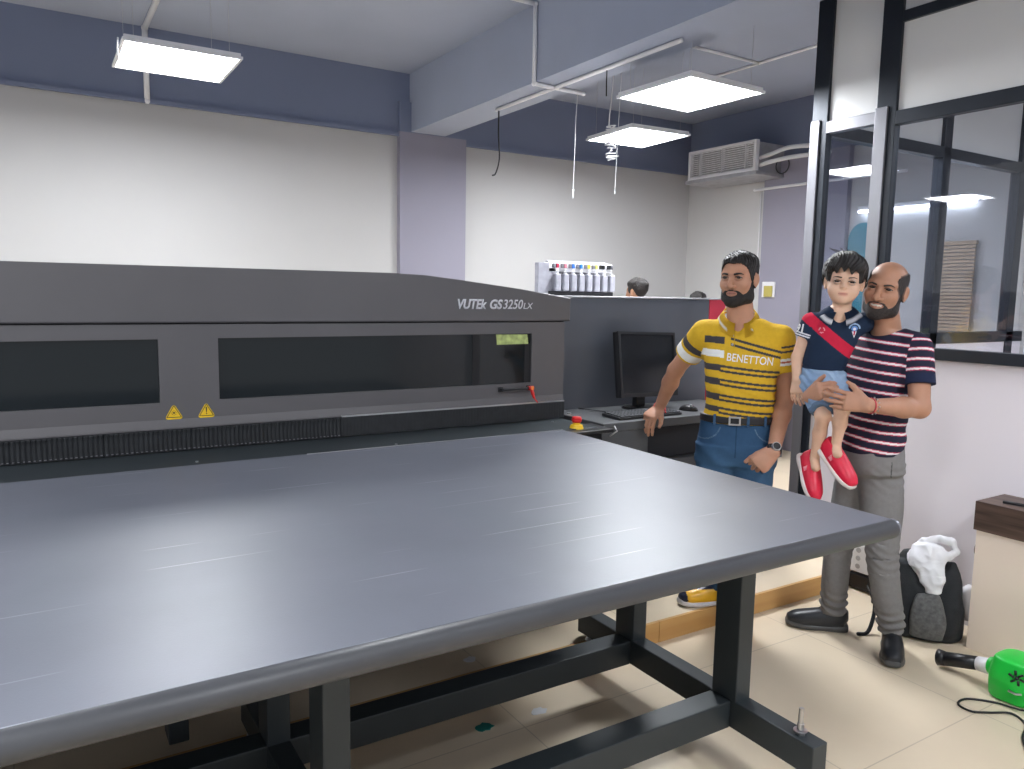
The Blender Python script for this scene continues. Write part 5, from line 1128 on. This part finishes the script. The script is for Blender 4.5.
far_person((4.40,5.10),1.75,'dark-haired person behind the printer, nearest the ink rack, only the hair showing',.2,(.2,.22,.3))
far_person((5.06,5.02),1.645,'dark-haired person behind the printer, beside the red end, only top of hair showing',-.5,(.4,.4,.42))
# ===== backpack with a plastic bag =====
bp=empty('backpack',(3.585,1.985,0),'black nylon backpack with grey front pocket slumped against the white wall','backpack',rz=math.radians(-60))
def bagf(g,F): return np.maximum(F+.006*wob(g,18,3)+.003*wob(g,45,5),.004-g[...,2])
bagp=[(Loft([((.012,.0,.02),.168,.105),((.012,.0,.10),.172,.105),((.005,.005,.22),.158,.090),((-.005,.02,.32),.130,.070),((-.01,.03,.392),.085,.042)],e=3.,cap=.3),.01,'add'),
 (Loft([((.105,-.06,.05),.05,.05),((.115,-.055,.18),.05,.05),((.12,-.03,.29),.045,.04),((.105,.0,.36),.03,.03)],cap=.5),.02,'add'),
 (Loft([((-.10,-.05,.03),.07,.065),((-.10,-.05,.20),.065,.06),((-.095,-.02,.33),.05,.045)],cap=.5),.02,'add'),(Ell((.035,-.02,.40),(.075,.055,.075)),.02,'cut')]
build('main_body',bagp,M['bag'],bp,.004,post=bagf)
build('front_pocket',[(Loft([((.03,-.105,.03),.075,.03),((.03,-.112,.10),.078,.03),((.022,-.10,.19),.062,.025),((.018,-.09,.225),.05,.018)],e=3.,cap=.4),.01,'add')],M['baggrey'],bp,.004,post=lambda g,F:np.maximum(F+.003*wob(g,40,2),.006-g[...,2]))['label']='grey mesh pocket'
bm=B(); tube(bm,spline([(-.13,-.08,.30),(-.19,-.10,.20),(-.20,-.12,.08),(-.22,-.16,.012),(-.26,-.20,.010)],6),.009,8); obj_local('shoulder_strap',bm,M['bag'],bp)
bm=B(); tube(bm,spline([(.0,.04,.37),(.0,.03,.41),(.05,.03,.42),(.06,.03,.37)],6),.008,8); obj_local('grab_handle',bm,M['bag'],bp)
pb=empty('plastic_bag',(3.585,1.985,.24),'crumpled white plastic bag stuffed in the open top of the backpack','plastic bag',rz=math.radians(-60))
pp=[(Loft([((.045,-.085,.00),.028,.016),((.035,-.070,.07),.055,.03),((.015,-.035,.13),.075,.04),((.01,-.01,.19),.060,.04)],e=2.5,cap=.5),.01,'add'),(Chain([(-.05,-.01,.15),(-.01,-.0,.215),(.05,.01,.235),(.105,.01,.225),(.125,.0,.19),(.095,-.02,.165),(.05,-.03,.165)],[.022,.020,.014,.016,.014,.016,.02]),.015,'add'),(Ell((-.015,-.035,.13),(.05,.03,.05)),.02,'add')]
build('crumpled_film',pp,M['polybag'],pb,.0035,post=lambda g,F:F+.010*np.abs(wob(g,50,12))+.007*np.abs(wob(g,95,4))-.007,relax=0)
for k,(z,r) in enumerate(((.0,.032),)):
    bm=B(); bmesh.ops.create_icosphere(bm,subdivisions=3,radius=1,matrix=Matrix.Translation((3.755,1.86,.165))@Matrix.Diagonal((.045,.05,.09,1))); 
    for v in bm.verts: v.co+=Vector([.006*math.sin(v.co[i]*90+i) for i in(1,2,0)])
    o=obj('plastic_bag',bm,M['polybag'],smooth=True,origin=(3.755,1.86,.08)); T(o,'small white plastic bag squeezed between the backpack and the cabinet','plastic bag')
# ===== leaf blower =====
lb=empty('leaf_blower',(3.33,1.45,0),'green electric blower with black nozzle lying on the floor','blower')
nz=N((3.325,1.715,.045)); nb=N((3.333,1.585,.078))
build('housing',[(Loft([((3.325,1.43,.012),.085,.085),((3.325,1.43,.09),.098,.086),((3.325,1.43,.165),.082,.075)],lat=(1,0,0),e=3.2,cap=.25),.01,'add'),(Loft([((3.33,1.535,.092),.036,.036),((3.33,1.46,.100),.055,.055)],cap=.3),.015,'add'),(Ell((3.27,1.28,.16),(.05,.10,.045)),.04,'add'),(Ell((3.30,1.25,.10),(.05,.08,.05)),.03,'add')],M['green'],lb,.004)
bm=B(); vv=-nrm(N((3.325,1.43,0))); 
c0=N((3.325,1.43,.110)); q=bvh_of(bpy.data.objects['housing']) if 'housing' in bpy.data.objects else None
h_=bvh_of([o for o in bpy.data.objects if o.parent==lb][0])
def onh(lx,lz,off=.002):
    inv=Vector((3.33,1.45,0)); rr=N((vv[1]*-1,vv[0],0)); p=c0+rr*-lx+N((0,0,lz)); r_=h_.ray_cast(Vector(p+vv*.4),Vector(-vv)); 
    return (N(r_[0])+vv*off) if r_[0] is not None else None
for o in [o for o in bpy.data.objects if o.parent==lb]:
    o.data.transform(Matrix.Translation((-3.33,-1.45,0)))
for k in range(6):
    a=k*math.pi/3
    P=[onh(.010*math.cos(a),.015+.010*math.sin(a)),onh(.028*math.cos(a+.25),.015+.028*math.sin(a+.25))]
    if P[0] is not None and P[1] is not None: tube(bm,[p-N((3.33,1.45,0)) for p in P],.0048,6)
P=onh(0,.015); bmesh.ops.create_icosphere(bm,subdivisions=2,radius=.008,matrix=Matrix.Translation(P-N((3.33,1.45,0)))); obj_local('air_intake',bm,M['black'],lb)
bm=B(); Q=[onh(-.02,-.045),onh(0,-.05),onh(.025,-.045)]
if all(x is not None for x in Q): tube(bm,[p-N((3.33,1.45,0)) for p in Q],.005,6)
obj_local('maker_plate',bm,M['silver'],lb)
bm=B(); cyl(bm,nb-N((3.33,1.45,0)),(nb+(N((3.33,1.50,.092))-nb)*1.)-N((3.33,1.45,0)),.030,.036,seg=24); obj_local('collar',bm,M['white'],lb)
bm=B(); cyl(bm,nz-N((3.33,1.45,0)),nb-N((3.33,1.45,0)),.030,.029,seg=24); cyl(bm,nz+N((-.003,.03,-.005))-N((3.33,1.45,0)),nz-N((3.33,1.45,0)),.036,.030,seg=24); obj_local('nozzle',bm,M['black'],lb)
bm=B(); tube(bm,spline([(3.26,1.27,.06),(3.22,1.33,.02),(3.20,1.45,.006),(3.13,1.52,.006),(3.06,1.515,.006),(3.05,1.46,.006),(3.10,1.42,.006),(3.17,1.37,.006),(3.13,1.30,.006),(3.02,1.26,.006),(2.90,1.18,.006)],8),.0045,8); o=obj('power_cable',bm,M['black'],smooth=True,origin=(3.05,1.4,0)); T(o,'thin black power cable looping over the floor at lower right','cable')
w=bpy.data.worlds.new('world'); bpy.context.scene.world=w; w.use_nodes=True; w.node_tree.nodes['Background'].inputs[0].default_value=(.92,.94,1,1); w.node_tree.nodes['Background'].inputs[1].default_value=.38  # even background light added as soft fill from behind the camera
vs=bpy.context.scene.view_settings; vs.view_transform='Standard'; vs.look='None'; vs.gamma=1; vs.use_curve_mapping=False; vs.exposure=1.12
